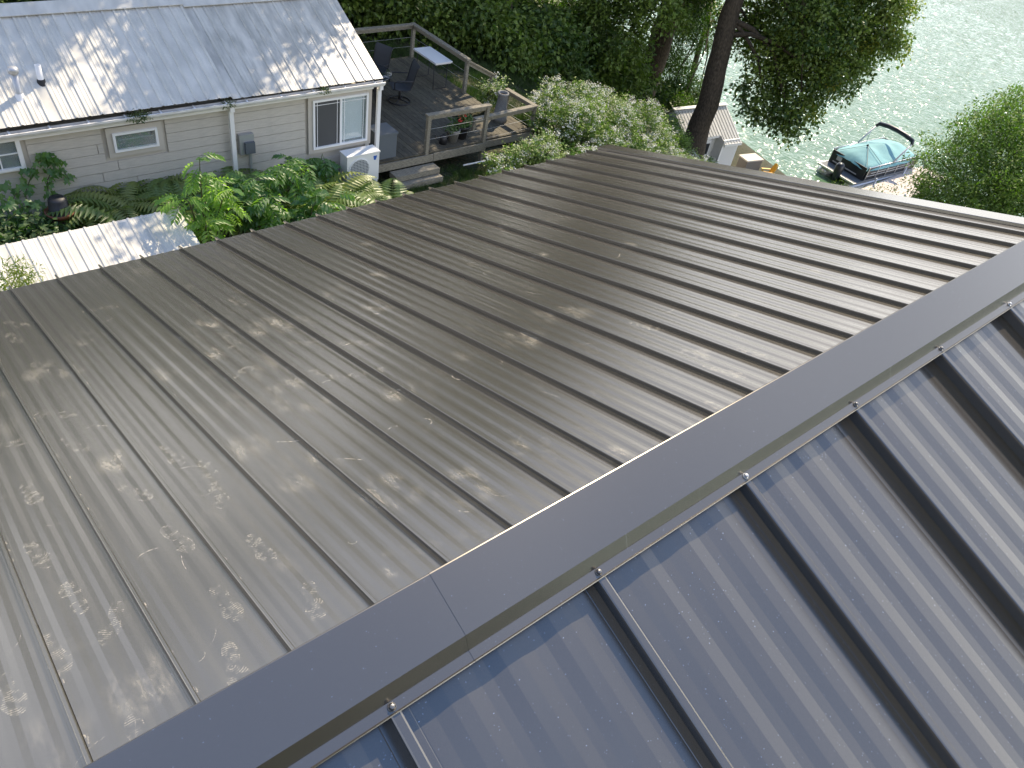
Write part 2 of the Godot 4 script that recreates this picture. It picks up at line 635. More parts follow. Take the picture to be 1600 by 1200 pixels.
func materials() -> void:
	M.bark = tri_mat(mat(1, 1, 1, 0.95), tex_noise(0.02, Color(0.032, 0.024, 0.015), Color(0.12, 0.09, 0.058), 512, 5, 3), Vector3(2.2, 0.5, 2.2), tex_bump(0.03, 512, 4, 5, 10.0), 1.2)
	M.ground = tri_mat(mat(1, 1, 1, 0.95), tex_noise(0.02, Color(0.022, 0.030, 0.010), Color(0.07, 0.06, 0.03), 1024, 6, 8), Vector3(0.35, 0.35, 0.35), tex_bump(0.05, 512, 5, 9, 8.0), 1.0)
	M.deck = []
	for k in 4:
		var t := [1.0, 0.82, 1.15, 0.92][k] as float
		M.deck.append(tri_mat(mat(1, 1, 1, 0.8), tex_noise(0.03, Color(0.052, 0.045, 0.029) * t, Color(0.112, 0.099, 0.066) * t, 256, 5, 20 + k), Vector3(6, 6, 0.5), tex_bump(0.06, 256, 3, 30, 3.0), 0.6))
	M.lumber = tri_mat(mat(1, 1, 1, 0.85), tex_noise(0.03, Color(0.15, 0.135, 0.10), Color(0.28, 0.255, 0.195), 256, 5, 26), Vector3(1.2, 5, 5), tex_bump(0.06, 256, 3, 31, 3.0), 0.6)
	M.siding = tri_mat(mat(1, 1, 1, 0.75), tex_noise(0.02, Color(0.49, 0.455, 0.395), Color(0.55, 0.51, 0.445), 256, 4, 41), Vector3(0.7, 6, 3), tex_bump(0.08, 256, 4, 42, 2.0), 0.5)
	M.trim = mat(0.52, 0.48, 0.415, 0.7)
	M.white = mat(0.80, 0.79, 0.76, 0.5)
	M.vinyl = mat(0.84, 0.84, 0.83, 0.35)
	M.gutter = tri_mat(mat(1, 1, 1, 0.45), tex_noise(0.03, Color(0.62, 0.61, 0.58), Color(0.82, 0.81, 0.79), 256, 4, 45), Vector3(0.5, 3, 3))
	M.grey_wood = mat(0.17, 0.15, 0.13, 0.8)
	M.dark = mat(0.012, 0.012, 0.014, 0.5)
	M.muck = mat(0.035, 0.028, 0.02, 0.95)
	M.glass = mat(0.02, 0.025, 0.03, 0.04)
	M.glass.metallic_specular = 0.8
	M.screen = mat(0.07, 0.072, 0.075, 0.6)
	M.blind = mat(0.55, 0.60, 0.60, 0.6)
	M.roof_white = tri_mat(mat(1, 1, 1, 0.42), tex_noise(0.012, Color(0.50, 0.48, 0.42), Color(0.66, 0.63, 0.55), 512, 6, 51), Vector3(0.5, 0.5, 0.22))
	M.roof_grey = tri_mat(mat(1, 1, 1, 0.42), tex_noise(0.012, Color(0.32, 0.31, 0.27), Color(0.61, 0.58, 0.505), 512, 6, 52, 0.42), Vector3(0.6, 0.6, 0.18))
	M.galv = mat(0.45, 0.46, 0.47, 0.4, 0.5)
	M.screw = mat(0.16, 0.16, 0.16, 0.42, 0.6)
	M.shed_roof = mat(0.58, 0.58, 0.56, 0.45)
	M.rubber = mat(0.02, 0.02, 0.02, 0.7)
	M.steel = mat(0.55, 0.56, 0.58, 0.3, 0.9)
	M.black = mat(0.018, 0.018, 0.02, 0.5)
	M.sling = mat(0.05, 0.052, 0.055, 0.8)
	M.grey_box = mat(0.10, 0.115, 0.125, 0.7)
	M.plastic_white = mat(0.72, 0.72, 0.70, 0.4)
	M.pot = mat(0.24, 0.095, 0.055, 0.85)
	M.soil = mat(0.03, 0.022, 0.015, 0.95)
	M.stone = tri_mat(mat(1, 1, 1, 0.9), tex_noise(0.04, Color(0.14, 0.14, 0.135), Color(0.25, 0.25, 0.24), 256, 4, 61), Vector3(3, 3, 3))
	M.yellow = mat(0.75, 0.42, 0.02, 0.45)
	M.teal = mat(0.17, 0.36, 0.37, 0.8)
	M.teal.rim_enabled = true
	M.teal.rim = 0.3
	M.hull = mat(0.015, 0.018, 0.022, 0.35)
	M.stripe = mat(0.45, 0.46, 0.46, 0.4)
	M.alu = mat(0.62, 0.63, 0.65, 0.35, 0.8)
	M.dock = tri_mat(mat(1, 1, 1, 0.85), tex_noise(0.03, Color(0.46, 0.40, 0.34), Color(0.66, 0.59, 0.52), 256, 4, 71), Vector3(5, 5, 0.6))
	M.water = mat(0.095, 0.172, 0.092, 0.07)
	M.water.normal_enabled = true
	M.water.normal_texture = tex_bump(0.02, 1024, 3, 81, 14.0)
	M.water.normal_scale = 0.42
	M.water.uv1_scale = Vector3(0.19, 0.075, 1)
	M.water.metallic_specular = 0.45
	M.leaf = leaf_mat(Color(0.55, 0.75, 0.20))
	M.leaf_bright = leaf_mat(Color(0.75, 0.95, 0.25))
	M.petal = leaf_mat(Color(0.5, 0.5, 0.45), 0.7)
	M.stem = mat(0.07, 0.075, 0.03, 0.8)

# ------------------------------------------------ ground, lake
func setting() -> void:
	var xs := [-900, -400, -150, -60, -30, -15] + steps(-6, 45, 0.75) + [50, 60, 80, 120, 200, 300, 315, 330, 350, 380, 420, 520, 700, 1200]
	var zs := [-1200, -600, -300, -150, -100, -75] + steps(-60, 12, 0.75) + [20, 40, 80, 150, 300, 600, 1200]
	tag(part(self, "ground", grid_mesh(xs, zs, ground_y), M.ground), "brown and green yard that slopes down to the lake", "ground", "", "structure")
	var wx := steps(33, 84, 0.24) + steps(84.8, 150, 0.8) + [170, 200, 250, 330]
	var wz := [-400, -250, -160] + steps(-120, -64.8, 0.8) + steps(-64, -4, 0.24) + [0, 10, 30, 80, 200, 400]
	tag(part(self, "water", grid_mesh(wx, wz, wave), M.water), "pale green rippled lake water", "lake", "", "structure")

# ------------------------------------------------ the dark house
func dark_house() -> void:
	var o := thing("dark_roofed_house", "house with two dark brown standing seam metal roofs filling the foreground", "house", Vector3(4, 0, -3))
	var fa := roof_frame(false)
	var fb := roof_frame(true)
	fa.origin -= o.position
	fb.origin -= o.position
	var prints := [[0.92, 3.42, -3.13], [0.95, 2.90, -2.86], [0.94, 4.04, -2.99], [0.64, 3.17, 3.13], [4.12, 3.00, 2.96], [4.49, 3.03, 3.02], [3.69, 2.68, -3.11], [0.59, 4.40, 2.80], [0.88, 4.64, 3.01], [0.47, 5.19, 2.82], [0.14, 4.80, 3.09], [0.05, 4.17, 2.98], [0.63, 3.80, 3.00], [0.99, 4.31, -3.05], [0.21, 3.40, -2.64], [-0.24, 3.27, 3.04], [0.52, 2.78, -2.96], [0.10, 2.67, -3.09], [0.39, 2.51, 2.82], [-0.04, 3.38, 3.11], [0.11, 3.40, -0.07], [0.15, 5.41, 1.90], [0.60, 7.71, 2.70], [0.52, 7.41, 2.98], [0.47, 5.67, 2.34], [0.55, 6.61, 3.07], [1.24, 7.46, 1.96], [2.00, 7.59, 3.04], [2.19, 6.80, 3.11], [2.27, 6.04, 2.93], [2.52, 5.22, 2.36], [2.24, 5.50, 2.36], [1.82, 6.01, -3.13], [2.09, 4.94, 2.71], [2.31, 4.66, 1.90], [1.78, 4.90, 1.71], [1.65, 5.23, 1.29], [2.81, 6.27, -2.81], [4.87, 7.95, -3.00], [5.34, 7.83, 3.06], [5.08, 6.52, -3.05], [5.89, 6.59, 3.09], [4.09, 4.53, -3.04], [4.26, 6.10, -2.93], [4.31, 3.89, 2.84], [4.18, 3.31, 3.06]]
	var xa := -0.07 - 4 * SEAM
	var xm := -0.07 + 8 * SEAM
	var oa: Vector2 = Vector2(xa, 2.2)
	var sa: Vector2 = Vector2(xm - xa, 6.45)
	var ob: Vector2 = Vector2(xm, 2.2)
	var sb: Vector2 = Vector2(5.9, 6.45)
	var dust := Color(0.46, 0.41, 0.31)
	var da := dust_mask(oa, sa, 2048, 2048, prints, 90, 90, 70, 5, 0.14)
	var db := dust_mask(ob, sb, 1024, 1024, prints, 16, 50, 26, 6, 0.12)
	var ma := metal_roof(da[0], dust, da[1])
	var mb := metal_roof(db[0], dust, db[1])
	var plain := metal_roof(null, dust)
	var rough_noise := tex_noise(0.006, Color(0.7, 0.7, 0.7), Color(1, 1, 1), 256, 4, 77)
	var e := 8.615
	for k in range(-8, 21):
		var x := -0.07 + k * SEAM
		var left := k < 8
		var p := part(o, "roof_panel", pan_mesh(x, 1.38, e, oa if left else ob, sa if left else sb, k * 3.0, -1.0), ma if left else mb)
		p.transform = fa
	var sm := seam_mesh(-1.38, -e - 0.018)
	for k in range(-8, 22):
		var p := part(o, "standing_seam", sm, plain)
		p.transform = fa * Transform3D(Basis(), Vector3(-0.07 + k * SEAM, 0, 0))
	# last strip to the rake and the rake trim that laps over it
	var s := new_st()
	var xr := -0.07 + 21 * SEAM
	sweep(s, [Vector2(xr + 0.011, 0), Vector2(8.80, 0), Vector2(8.80, -0.02), Vector2(xr + 0.011, -0.02)], Vector3(0, 0, -1.38), Vector3(0, 0, -e), Vector3.RIGHT, Vector3.UP)
	part(o, "edge_strip", done(s), plain).transform = fa
	s = new_st()
	sweep(s, [Vector2(8.70, 0.002), Vector2(8.705, 0.03), Vector2(8.71, 0.034), Vector2(8.945, 0.034), Vector2(8.95, 0.03), Vector2(8.95, -0.14), Vector2(8.94, -0.14), Vector2(8.94, 0.002)], Vector3(0, 0, -1.38), Vector3(0, 0, -e - 0.02), Vector3.RIGHT, Vector3.UP)
	part(o, "rake_trim", done(s), plain).transform = fa
	s = new_st()
	sweep(s, [Vector2(e - 0.10, -0.004), Vector2(e - 0.10, -0.010), Vector2(e - 0.006, -0.010), Vector2(e - 0.006, -0.09), Vector2(e - 0.001, -0.09), Vector2(e - 0.001, -0.004)], Vector3(-3.3, 0, 0), Vector3(8.95, 0, 0), Vector3(0, 0, -1), Vector3.UP)
	part(o, "eave_trim", done(s), plain).transform = fa

	# upper roof
	var mask := speck_mask(3, 3400)
	var mn := metal_roof(mask, Color(0.6, 0.6, 0.6))
	var mc := metal_roof(speck_mask(9, 2400), Color(0.5, 0.5, 0.5))
	for k in range(-9, 22):
		var p := part(o, "roof_panel", pan_mesh(0.733 + k * SEAM, -0.14, 4.2, V2(), Vector2(1.1, 1.1), 100.0 + k, 1.0), mn)
		p.transform = fb
	sm = seam_mesh(-0.14, 4.22)
	for k in range(-9, 23):
		part(o, "standing_seam", sm, plain).transform = fb * Transform3D(Basis(), Vector3(0.733 + k * SEAM, 0, 0))
	# cap over the high edge: fascia, top, sloped drop, screwed flange with a hem; two lengths lapped
	for j in 2:
		var l := 0.0007 * j
		var cap_sec := [Vector2(-0.1755 - l, -0.16), Vector2(-0.1755 - l, 0.0555 + l), Vector2(-0.1747 - l, 0.0568 + l), Vector2(-0.1735, 0.0572 + l), Vector2(-0.069, 0.0560 + l), Vector2(-0.049, 0.0357 + l), Vector2(-0.0335, 0.0357 + l), Vector2(-0.0315, 0.0380 + l), Vector2(-0.0300, 0.0370 + l), Vector2(-0.0305, 0.0350), Vector2(-0.051, 0.0343), Vector2(-0.072, 0.0540), Vector2(-0.165, 0.0540), Vector2(-0.168, -0.16)]
		s = new_st()
		sweep(s, cap_sec, Vector3(-3.4 if j == 0 else 0.462, 0, 0), Vector3(0.50 if j == 0 else 8.9, 0, 0), Vector3(0, 0, 1), Vector3.UP)
		var cap := part(o, "ridge_cap", uv_flat(done(s)), mc)
		cap.transform = fb
		for k in range(-9, 22):
			var x := 0.733 + k * SEAM - 0.004
			if (x < 0.48) != (j == 0): continue
			var sc := new_st(true)
			lathe(sc, [Vector2(0.0001, 0), Vector2(0.0066, 0), Vector2(0.0066, 0.0010), Vector2(0.0054, 0.0018)], 14)
			lathe(sc, [Vector2(0.0042, 0.0016), Vector2(0.0042, 0.0052), Vector2(0.0034, 0.0060), Vector2(0.0001, 0.0063)], 6)
			var q := part(cap, "screw", done(sc), M.screw if k % 3 != 1 else M.galv)
			q.position = Vector3(x, 0.0360 + l, -0.0415)
	# closure under the flange between the seams
	s = new_st()
	sweep(s, [Vector2(-0.06, 0), Vector2(-0.045, 0), Vector2(-0.045, 0.034), Vector2(-0.06, 0.034)], Vector3(-3.3, 0, 0), Vector3(8.8, 0, 0), Vector3(0, 0, 1), Vector3.UP)
	part(o, "closure_strip", done(s), M.black).transform = fb
	# walls
	wb(o, "clerestory_wall", Vector3(2.8, 7.48, -0.42), Vector3(11.6, 1.62, 0.12), M.siding)
	wb(o, "eave_wall", Vector3(2.7, 2.15, -6.9), Vector3(11.6, 4.3, 0.16), M.siding)
	s = new_st()
	sweep(s, [Vector2(-6.82, 0), Vector2(-6.82, 4.5), Vector2(-0.48, 6.55), Vector2(-0.48, 8.3), Vector2(3.4, 7.1), Vector2(3.4, 0)], Vector3(8.34, 0, 0), Vector3(8.5, 0, 0), Vector3(0, 0, 1), Vector3.UP)
	wpart(o, "gable_wall", done(s), M.siding)

func V2() -> Vector2:
	return Vector2.ZERO

# lays metric texture coordinates on a swept mesh from its own x and z
func uv_flat(m: ArrayMesh) -> ArrayMesh:
	var arr := m.surface_get_arrays(0)
	var v: PackedVector3Array = arr[Mesh.ARRAY_VERTEX]
	var uv := PackedVector2Array()
	for p in v:
		uv.append(Vector2(p.x, p.z + p.y) / 0.9)
	arr[Mesh.ARRAY_TEX_UV] = uv
	var r := ArrayMesh.new()
	r.add_surface_from_arrays(Mesh.PRIMITIVE_TRIANGLES, arr)
	return r

# a sheet of ribbed metal roofing: local x across, z down the slope, y out of it
func ribbed_sheet(w: float, l: float, pitch: float, first: float) -> ArrayMesh:
	var s := new_st()
	var pts := [Vector2(0, 0)]
	var x := first
	while x < w - 0.02:
		for q in [[-0.026, 0.0], [-0.012, 0.02], [0.012, 0.02], [0.026, 0.0]]:
			pts.append(Vector2(x + q[0], q[1]))
		for d in [0.33, 0.66]:
			var c: float = x + pitch * d
			if c < w - 0.05:
				for q in [[-0.016, 0.0], [-0.008, 0.004], [0.008, 0.004], [0.016, 0.0]]:
					pts.append(Vector2(c + q[0], q[1]))
		x += pitch
	pts.append(Vector2(w, 0))
	for i in pts.size() - 1:
		var a: Vector2 = pts[i]
		var b: Vector2 = pts[i + 1]
		quad(s, Vector3(a.x, a.y, l), Vector3(b.x, b.y, l), Vector3(b.x, b.y, 0), Vector3(a.x, a.y, 0))
		quad(s, Vector3(a.x, a.y - 0.004, l), Vector3(b.x, b.y - 0.004, l), Vector3(b.x, b.y, l), Vector3(a.x, a.y, l))
	return done(s)

# ------------------------------------------------ the neighbour's cottage
func cottage() -> void:
	var o := thing("cottage", "beige clapboard cottage with a pale ribbed metal roof and white gutters", "house", Vector3(3, 0, -16.6))
	var a := deg_to_rad(25.67)
	var run := Basis(Vector3.RIGHT, Vector3(0, cos(a), sin(a)), Vector3(0, -sin(a), cos(a)))
	var len := 2.275 / cos(a)
	# roof sheets: the left part lies a little proud of the right
	var pit := 0.2105
	for side in 2:
		var x0 := -3.1 if side == 0 else 5.97
		var x1 := 5.96 if side == 0 else 9.36
		var lift := 0.045 if side == 0 else 0.0
		var x := x0
		while x < x1 - 0.1:
			var w := minf(pit * 4, x1 - x)
			var f := fposmod(2.55 - x, pit) if side == 0 else fposmod(5.95 - x, pit)
			for back in 2:
				var p := part(o, "roof_sheet", ribbed_sheet(w, len, pit, f + 0.03 if f < 0.03 else f), M.roof_grey if side == 1 else M.roof_white)
				var b := run if back == 0 else Basis(Vector3.RIGHT, Vector3(0, cos(a), -sin(a)), Vector3(0, -sin(a), -cos(a)))
				p.transform = Transform3D(b, Vector3(x, 3.735 + lift, -16.6) - o.position)
			x += w
		var s := new_st()
		sweep(s, [Vector2(0.26, -0.088), Vector2(0.255, -0.10), Vector2(0.02, 0.018), Vector2(-0.02, 0.018), Vector2(-0.255, -0.10), Vector2(-0.26, -0.088), Vector2(-0.02, 0.033), Vector2(0.02, 0.033)], Vector3(x0, 0, 0), Vector3(x1, 0, 0), Vector3(0, 0, 1), Vector3.UP)
		part(o, "roof_ridge_cap", done(s), M.roof_white).position = Vector3(0, 3.75 + lift, -16.6) - o.position
	# walls: a core, then the boards one by one
	wb(o, "wall", Vector3(3.05, 1.2, -16.6), Vector3(12.1, 2.4, 4.1), M.trim)
	var s2 := new_st()
	for x in [-2.99, 9.08]:
		sweep(s2, [Vector2(-2.05, 0), Vector2(2.05, 0), Vector2(0, 1.15)], Vector3(x, 2.4, -16.6), Vector3(x + 0.02, 2.4, -16.6), Vector3(0, 0, 1), Vector3.UP)
	wpart(o, "gable", done(s2), M.trim)
	var lap := Basis(Vector3.RIGHT, deg_to_rad(-2.5))
	var row := 0
	var y := 0.28
	while y < 2.42:
		for run_x in [[-3.0, 3.45 + 0.3 * (row % 3)], [3.46 + 0.3 * (row % 3), 9.02]]:
			# boards stop at the trim of the windows
			var cuts := []
			for wn in [[0.95, 2.34, 1.78, 2.52], [3.56, 4.70, 1.72, 2.40], [7.58, 9.25, 1.03, 2.42]]:
				if y + 0.10 > wn[2] and y - 0.08 < wn[3]: cuts.append([wn[0], wn[1]])
			var segs := [[run_x[0], run_x[1]]]
			for c in cuts:
				var nx := []
				for g in segs:
					if c[1] <= g[0] or c[0] >= g[1]: nx.append(g)
					else:
						if c[0] > g[0] + 0.02: nx.append([g[0], c[0]])
						if c[1] < g[1] - 0.02: nx.append([c[1], g[1]])
				segs = nx
			for g in segs:
				wb(o, "siding_board", Vector3((g[0] + g[1]) / 2, y, -14.528), Vector3(g[1] - g[0] - 0.002, 0.1765, 0.016), M.siding, lap)
		y += 0.187
		row += 1
	wb(o, "corner_board", Vector3(9.09, 1.3, -14.51), Vector3(0.10, 2.3, 0.05), M.trim)
	wb(o, "fascia", Vector3(3.05, 2.49, -14.40), Vector3(12.2, 0.16, 0.03), M.white)
	wb(o, "soffit", Vector3(3.05, 2.43, -14.47), Vector3(12.2, 0.02, 0.16), M.white)
	# gutters, their hangers, what has collected in them, the downpipes
	for g in [[-3.1, 5.985], [5.99, 9.37]]:
		var s := new_st()
		var gy := 2.50 if g[0] < 0 else 2.485
		sweep(s, [Vector2(0, 0.09), Vector2(0, 0), Vector2(0.085, 0), Vector2(0.115, 0.05), Vector2(0.115, 0.085), Vector2(0.125, 0.09), Vector2(0.108, 0.094), Vector2(0.109, 0.05), Vector2(0.08, 0.005), Vector2(0.005, 0.005), Vector2(0.005, 0.09)], Vector3(g[0], gy, -14.382), Vector3(g[1], gy, -14.382), Vector3(0, 0, 1), Vector3.UP)
		var gut := wpart(o, "gutter", done(s), M.gutter)
		wb(o, "gutter_litter", Vector3((g[0] + g[1]) / 2, gy + 0.03, -14.34), Vector3(g[1] - g[0] - 0.02, 0.04, 0.065), M.muck)
		var x: float = g[0] + 0.25
		while x < g[1]:
			bp(gut, "hanger", Vector3(x, gy + 0.095, -14.325), Vector3(0.03, 0.006, 0.13), M.white, Basis(Vector3.RIGHT, 0.1))
			x += 0.62 if g[0] < 0 else 0.72
	for d in [[5.94, 2.46], [9.30, 2.46]]:
		var s := new_st()
		var dx: float = d[0]
		box(s, Vector3(dx, 2.44, -14.34), Vector3(0.085, 0.10, 0.075))
		box(s, Vector3(dx, 1.22, -14.40), Vector3(0.085, 2.36, 0.065))
		box(s, Vector3(dx, 0.06, -14.32), Vector3(0.085, 0.07, 0.22), Basis(Vector3.RIGHT, 0.3))
		wpart(o, "downpipe", done(s), M.white)
	window_unit(o, Vector3(1.6, 2.15, -14.50), 1.25, 0.60, "grid")
	window_unit(o, Vector3(4.13, 2.055, -14.50), 0.80, 0.37, "awning")
	window_unit(o, Vector3(8.41, 1.745, -14.50), 1.34, 1.10, "slider")
	# vent pipes on the roof
	for v in [[2.50, 2.90, -14.86, 0.055, 0.46, 0], [2.92, 3.00, -15.08, 0.05, 0.34, 1]]:
		var base: Vector3 = Vector3(v[0], v[1], v[2]) - o.position
		var s := new_st(true)
		lathe(s, [Vector2(v[3], -0.1), Vector2(v[3], v[4]), Vector2(v[3] * 0.8, v[4]), Vector2(v[3] * 0.8, v[4] - 0.1)], 14)
		var p := part(o, "vent_pipe", done(s), M.galv if v[5] == 0 else M.white)
		p.position = base
		var c := new_st(true)
		if v[5] == 0:
			lathe(c, [Vector2(0.055, v[4] - 0.03), Vector2(0.08, v[4] - 0.02), Vector2(0.085, v[4] + 0.05), Vector2(0.06, v[4] + 0.075), Vector2(0.001, v[4] + 0.08)], 14)
			part(p, "vent_cap", done(c), M.galv)
			c = new_st(true)
		lathe(c, [Vector2(0.15, -0.06), Vector2(0.11, -0.01), Vector2(0.075, 0.03), Vector2(0.062, 0.09), Vector2(0.052, 0.10)], 14)
		part(p, "flashing", done(c), M.white if v[5] == 0 else M.rubber)
	# small service panel low on the wall
	wb(o, "access_panel", Vector3(4.85, 0.85, -14.505), Vector3(0.30, 0.16, 0.015), M.trim)
	# electric meter
	var mt := part(o, "meter_box", ubox, M.galv)
	mt.transform = Transform3D(Basis.from_scale(Vector3(0.30, 0.42, 0.10)), Vector3(6.23, 1.62, -14.46) - o.position)
	var mo := wb(o, "meter_cover", Vector3(6.27, 1.56, -14.375), Vector3(0.20, 0.24, 0.07), M.grey_box)
	mo.set_meta("label", "dark grey hood on the meter box")
	wb(o, "conduit", Vector3(6.30, 1.0, -14.46), Vector3(0.05, 0.9, 0.05), M.galv)

func window_unit(o: Node3D, c: Vector3, w: float, h: float, style: String) -> void:
	var tw := 0.10 if style != "grid" else 0.03
	for t in [[0, h / 2 + tw / 2, w + 2 * tw, tw], [0, -h / 2 - tw / 2, w + 2 * tw, tw], [-w / 2 - tw / 2, 0, tw, h], [w / 2 + tw / 2, 0, tw, h]]:
		wb(o, "window_trim", c + Vector3(t[0], t[1], -0.005), Vector3(t[2], t[3], 0.03), M.trim if style != "grid" else M.vinyl)
	var f := 0.045
	var s := new_st()
	for t in [[0, h / 2 - f / 2, w, f], [0, -h / 2 + f / 2, w, f], [-w / 2 + f / 2, 0, f, h - 2 * f], [w / 2 - f / 2, 0, f, h - 2 * f]]:
		box(s, Vector3(t[0], t[1], 0.018), Vector3(t[2], t[3], 0.05))
	if style == "slider": box(s, Vector3(0.0, 0, 0.012), Vector3(0.05, h - 2 * f, 0.04))
	var win := part(o, "window", done(s), M.vinyl)
	win.position = c - o.position
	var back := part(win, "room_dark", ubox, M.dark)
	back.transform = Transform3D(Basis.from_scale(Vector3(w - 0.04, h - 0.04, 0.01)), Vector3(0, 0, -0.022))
	var iw := w - 2 * f
	var ih := h - 2 * f
	if style == "slider":
		bp(win, "insect_screen", Vector3(-iw / 4 - 0.012, 0, 0.004), Vector3(iw / 2 - 0.03, ih, 0.006), M.screen)
		bp(win, "pane", Vector3(iw / 4 + 0.012, 0, 0.010), Vector3(iw / 2 - 0.03, ih, 0.004), clear_glass())
		for k in 24:
			bp(win, "blind_slat", Vector3(iw / 4 - 0.02, ih / 2 - 0.03 - k * (ih - 0.06) / 24.0, -0.006), Vector3(iw / 2 - 0.11, 0.034, 0.003), M.blind, Basis(Vector3.RIGHT, -0.5))
		for sx in [-1, 1]:
			for e in [-1, 1]:
				bp(win, "grille_bar", Vector3(sx * (iw / 4 + 0.012) + e * (iw / 4 - 0.075), 0, 0.016), Vector3(0.012, ih, 0.006), M.vinyl)
				if e > 0: bp(win, "grille_bar", Vector3(sx * (iw / 4 + 0.012), ih / 2 - 0.075, 0.0165), Vector3(iw / 2 - 0.03, 0.012, 0.006), M.vinyl)
	elif style == "awning":
		bp(win, "pane", Vector3(0, 0, 0.02), Vector3(iw, ih, 0.004), clear_glass(), Basis(Vector3.RIGHT, -0.22))
		bp(win, "sash_rail", Vector3(0.02, 0.03, 0.0), Vector3(iw * 0.9, 0.02, 0.015), M.grey_box)
		bp(win, "sash_stay", Vector3(iw * 0.40, 0.06, 0.005), Vector3(0.015, 0.10, 0.015), M.grey_box, Basis(Vector3(0, 0, 1), -0.5))
	else:
		bp(win, "pane", Vector3(0, 0, 0.008), Vector3(iw, ih, 0.004), clear_glass())
		for k in 4:
			bp(win, "glazing_bar", Vector3(-iw / 2 + iw * (k + 0.5) / 4.0 - iw / 8 if k else 0.0, 0, 0.018), Vector3(0.022, ih, 0.014), M.vinyl)
		bp(win, "glazing_bar", Vector3(0, 0, 0.0185), Vector3(iw, 0.022, 0.014), M.vinyl)
		bp(win, "curtain", Vector3(0, 0, -0.008), Vector3(iw, ih, 0.004), M.screen)

func clear_glass() -> StandardMaterial3D:
	if not M.has("clear"):
		var g := StandardMaterial3D.new()
		g.transparency = BaseMaterial3D.TRANSPARENCY_ALPHA
		g.albedo_color = Color(0.8, 0.9, 0.9, 0.12)
		g.roughness = 0.02
		M.clear = g
	return M.clear

# ------------------------------------------------ white lean-to roof between the houses
func lean_to() -> void:
	var o := thing("lean_to_shed", "low shed with a sunlit white ribbed metal roof below the dark roof's eave", "shed", Vector3(0.5, 0, -10.5))
	var a := deg_to_rad(15.0)
	var b := Basis(Vector3.RIGHT, Vector3(0, cos(a), sin(a)), Vector3(0, -sin(a), cos(a)))
	var x := 1.34 - 0.22 * 20 - 0.05
	while x < 3.7:
		part(o, "roof_sheet", ribbed_sheet(0.88, 4.2, 0.22, 0.05), M.roof_white).transform = Transform3D(b, Vector3(x, 1.985, -12.06) - o.position)
		x += 0.88
	wb(o, "back_wall", Vector3(0.4, 0.9, -11.85), Vector3(6.4, 1.8, 0.1), M.trim)
	wb(o, "front_wall", Vector3(0.4, 0.45, -8.25), Vector3(6.4, 0.9, 0.1), M.trim)
	wb(o, "ridge_board", Vector3(0.4, 1.93, -12.03), Vector3(6.6, 0.09, 0.03), M.white)

# ------------------------------------------------ deck
func deck() -> void:
	var o := thing("deck", "weathered grey wooden deck with a post rail beside the cottage", "deck", Vector3(11.5, 0, -17))
	var x := 9.32
	var k := 0
	rng.seed = 31
	while x < 13.8:
		var z1 := -14.42 if x < 12.5 else -16.28
		var z0 := -19.75
		wb(o, "deck_board", Vector3(x, 0.582 + rng.randf_range(-0.002, 0.002), (z0 + z1) / 2), Vector3(0.138, 0.036, z1 - z0), M.deck[rng.randi() % 4])
		x += 0.1445
		k += 1
	x = 12.62
	while x < 14.72:
		wb(o, "landing_board", Vector3(x, 0.232 + rng.randf_range(-0.002, 0.002), -15.66), Vector3(0.138, 0.036, 1.22), M.deck[rng.randi() % 4])
		x += 0.1445
	wb(o, "rim_joist", Vector3(11.75, 0.46, -14.40), Vector3(1.62, 0.20, 0.04), M.lumber)
	wb(o, "rim_joist", Vector3(10.10, 0.455, -14.405), Vector3(1.66, 0.19, 0.04), M.lumber)
	wb(o, "rim_joist", Vector3(13.86, 0.46, -18.0), Vector3(0.04, 0.2, 3.46), M.lumber)
	wb(o, "rim_joist", Vector3(12.545, 0.46, -15.34), Vector3(0.04, 0.2, 1.84), M.lumber)
	wb(o, "rim_joist", Vector3(13.65, 0.12, -15.03), Vector3(2.2, 0.18, 0.04), M.lumber)
	wb(o, "rim_joist", Vector3(14.76, 0.12, -15.66), Vector3(0.04, 0.18, 1.22), M.lumber)
	# two timber steps under the front edge
	wb(o, "step", Vector3(10.30, 0.27, -14.22), Vector3(1.25, 0.13, 0.30), M.lumber)
	wb(o, "step", Vector3(10.30, 0.12, -14.05), Vector3(1.25, 0.13, 0.30), M.lumber)
	# rail
	var posts := [[10.75, 0.4, -14.46, 1.52], [12.50, -0.1, -14.44, 1.52], [13.80, 0.0, -17.05, 1.52], [13.80, 0.0, -19.70, 1.52], [14.75, -0.3, -17.05, 0.98], [14.62, -0.2, -16.15, 0.93], [14.70, -0.3, -15.06, 0.93], [12.60, -0.2, -15.02, 0.93], [9.5, 0.4, -19.72, 1.52]]
	for p in posts:
		wb(o, "rail_post", Vector3(p[0], (p[1] + p[3]) / 2, p[2]), Vector3(0.09, p[3] - p[1], 0.09), M.lumber)
	var rails := [[10.68, 1.54, -14.46, 12.58, 1.54, -14.44], [13.80, 1.54, -16.98, 13.80, 1.54, -19.78], [13.80, 1.535, -19.70, 9.4, 1.535, -19.72], [13.82, 1.50, -17.05, 14.85, 0.98, -17.05], [14.62, 0.95, -16.22, 14.70, 0.95, -15.0], [14.72, 0.945, -15.06, 12.55, 0.945, -14.95]]
	for r in rails:
		wbar(o, "top_rail", Vector3(r[0], r[1], r[2]), Vector3(r[3], r[4], r[5]), 0.14, 0.038, M.lumber)
		wbar(o, "under_rail", Vector3(r[0], r[1] - 0.07, r[2]), Vector3(r[3], r[4] - 0.07, r[5]), 0.04, 0.09, M.lumber)
		for d in [0.36, 0.62]:
			wbar(o, "wire", Vector3(r[0], r[1] - d, r[2]), Vector3(r[3], r[4] - d, r[5]), 0.006, 0.006, M.galv)

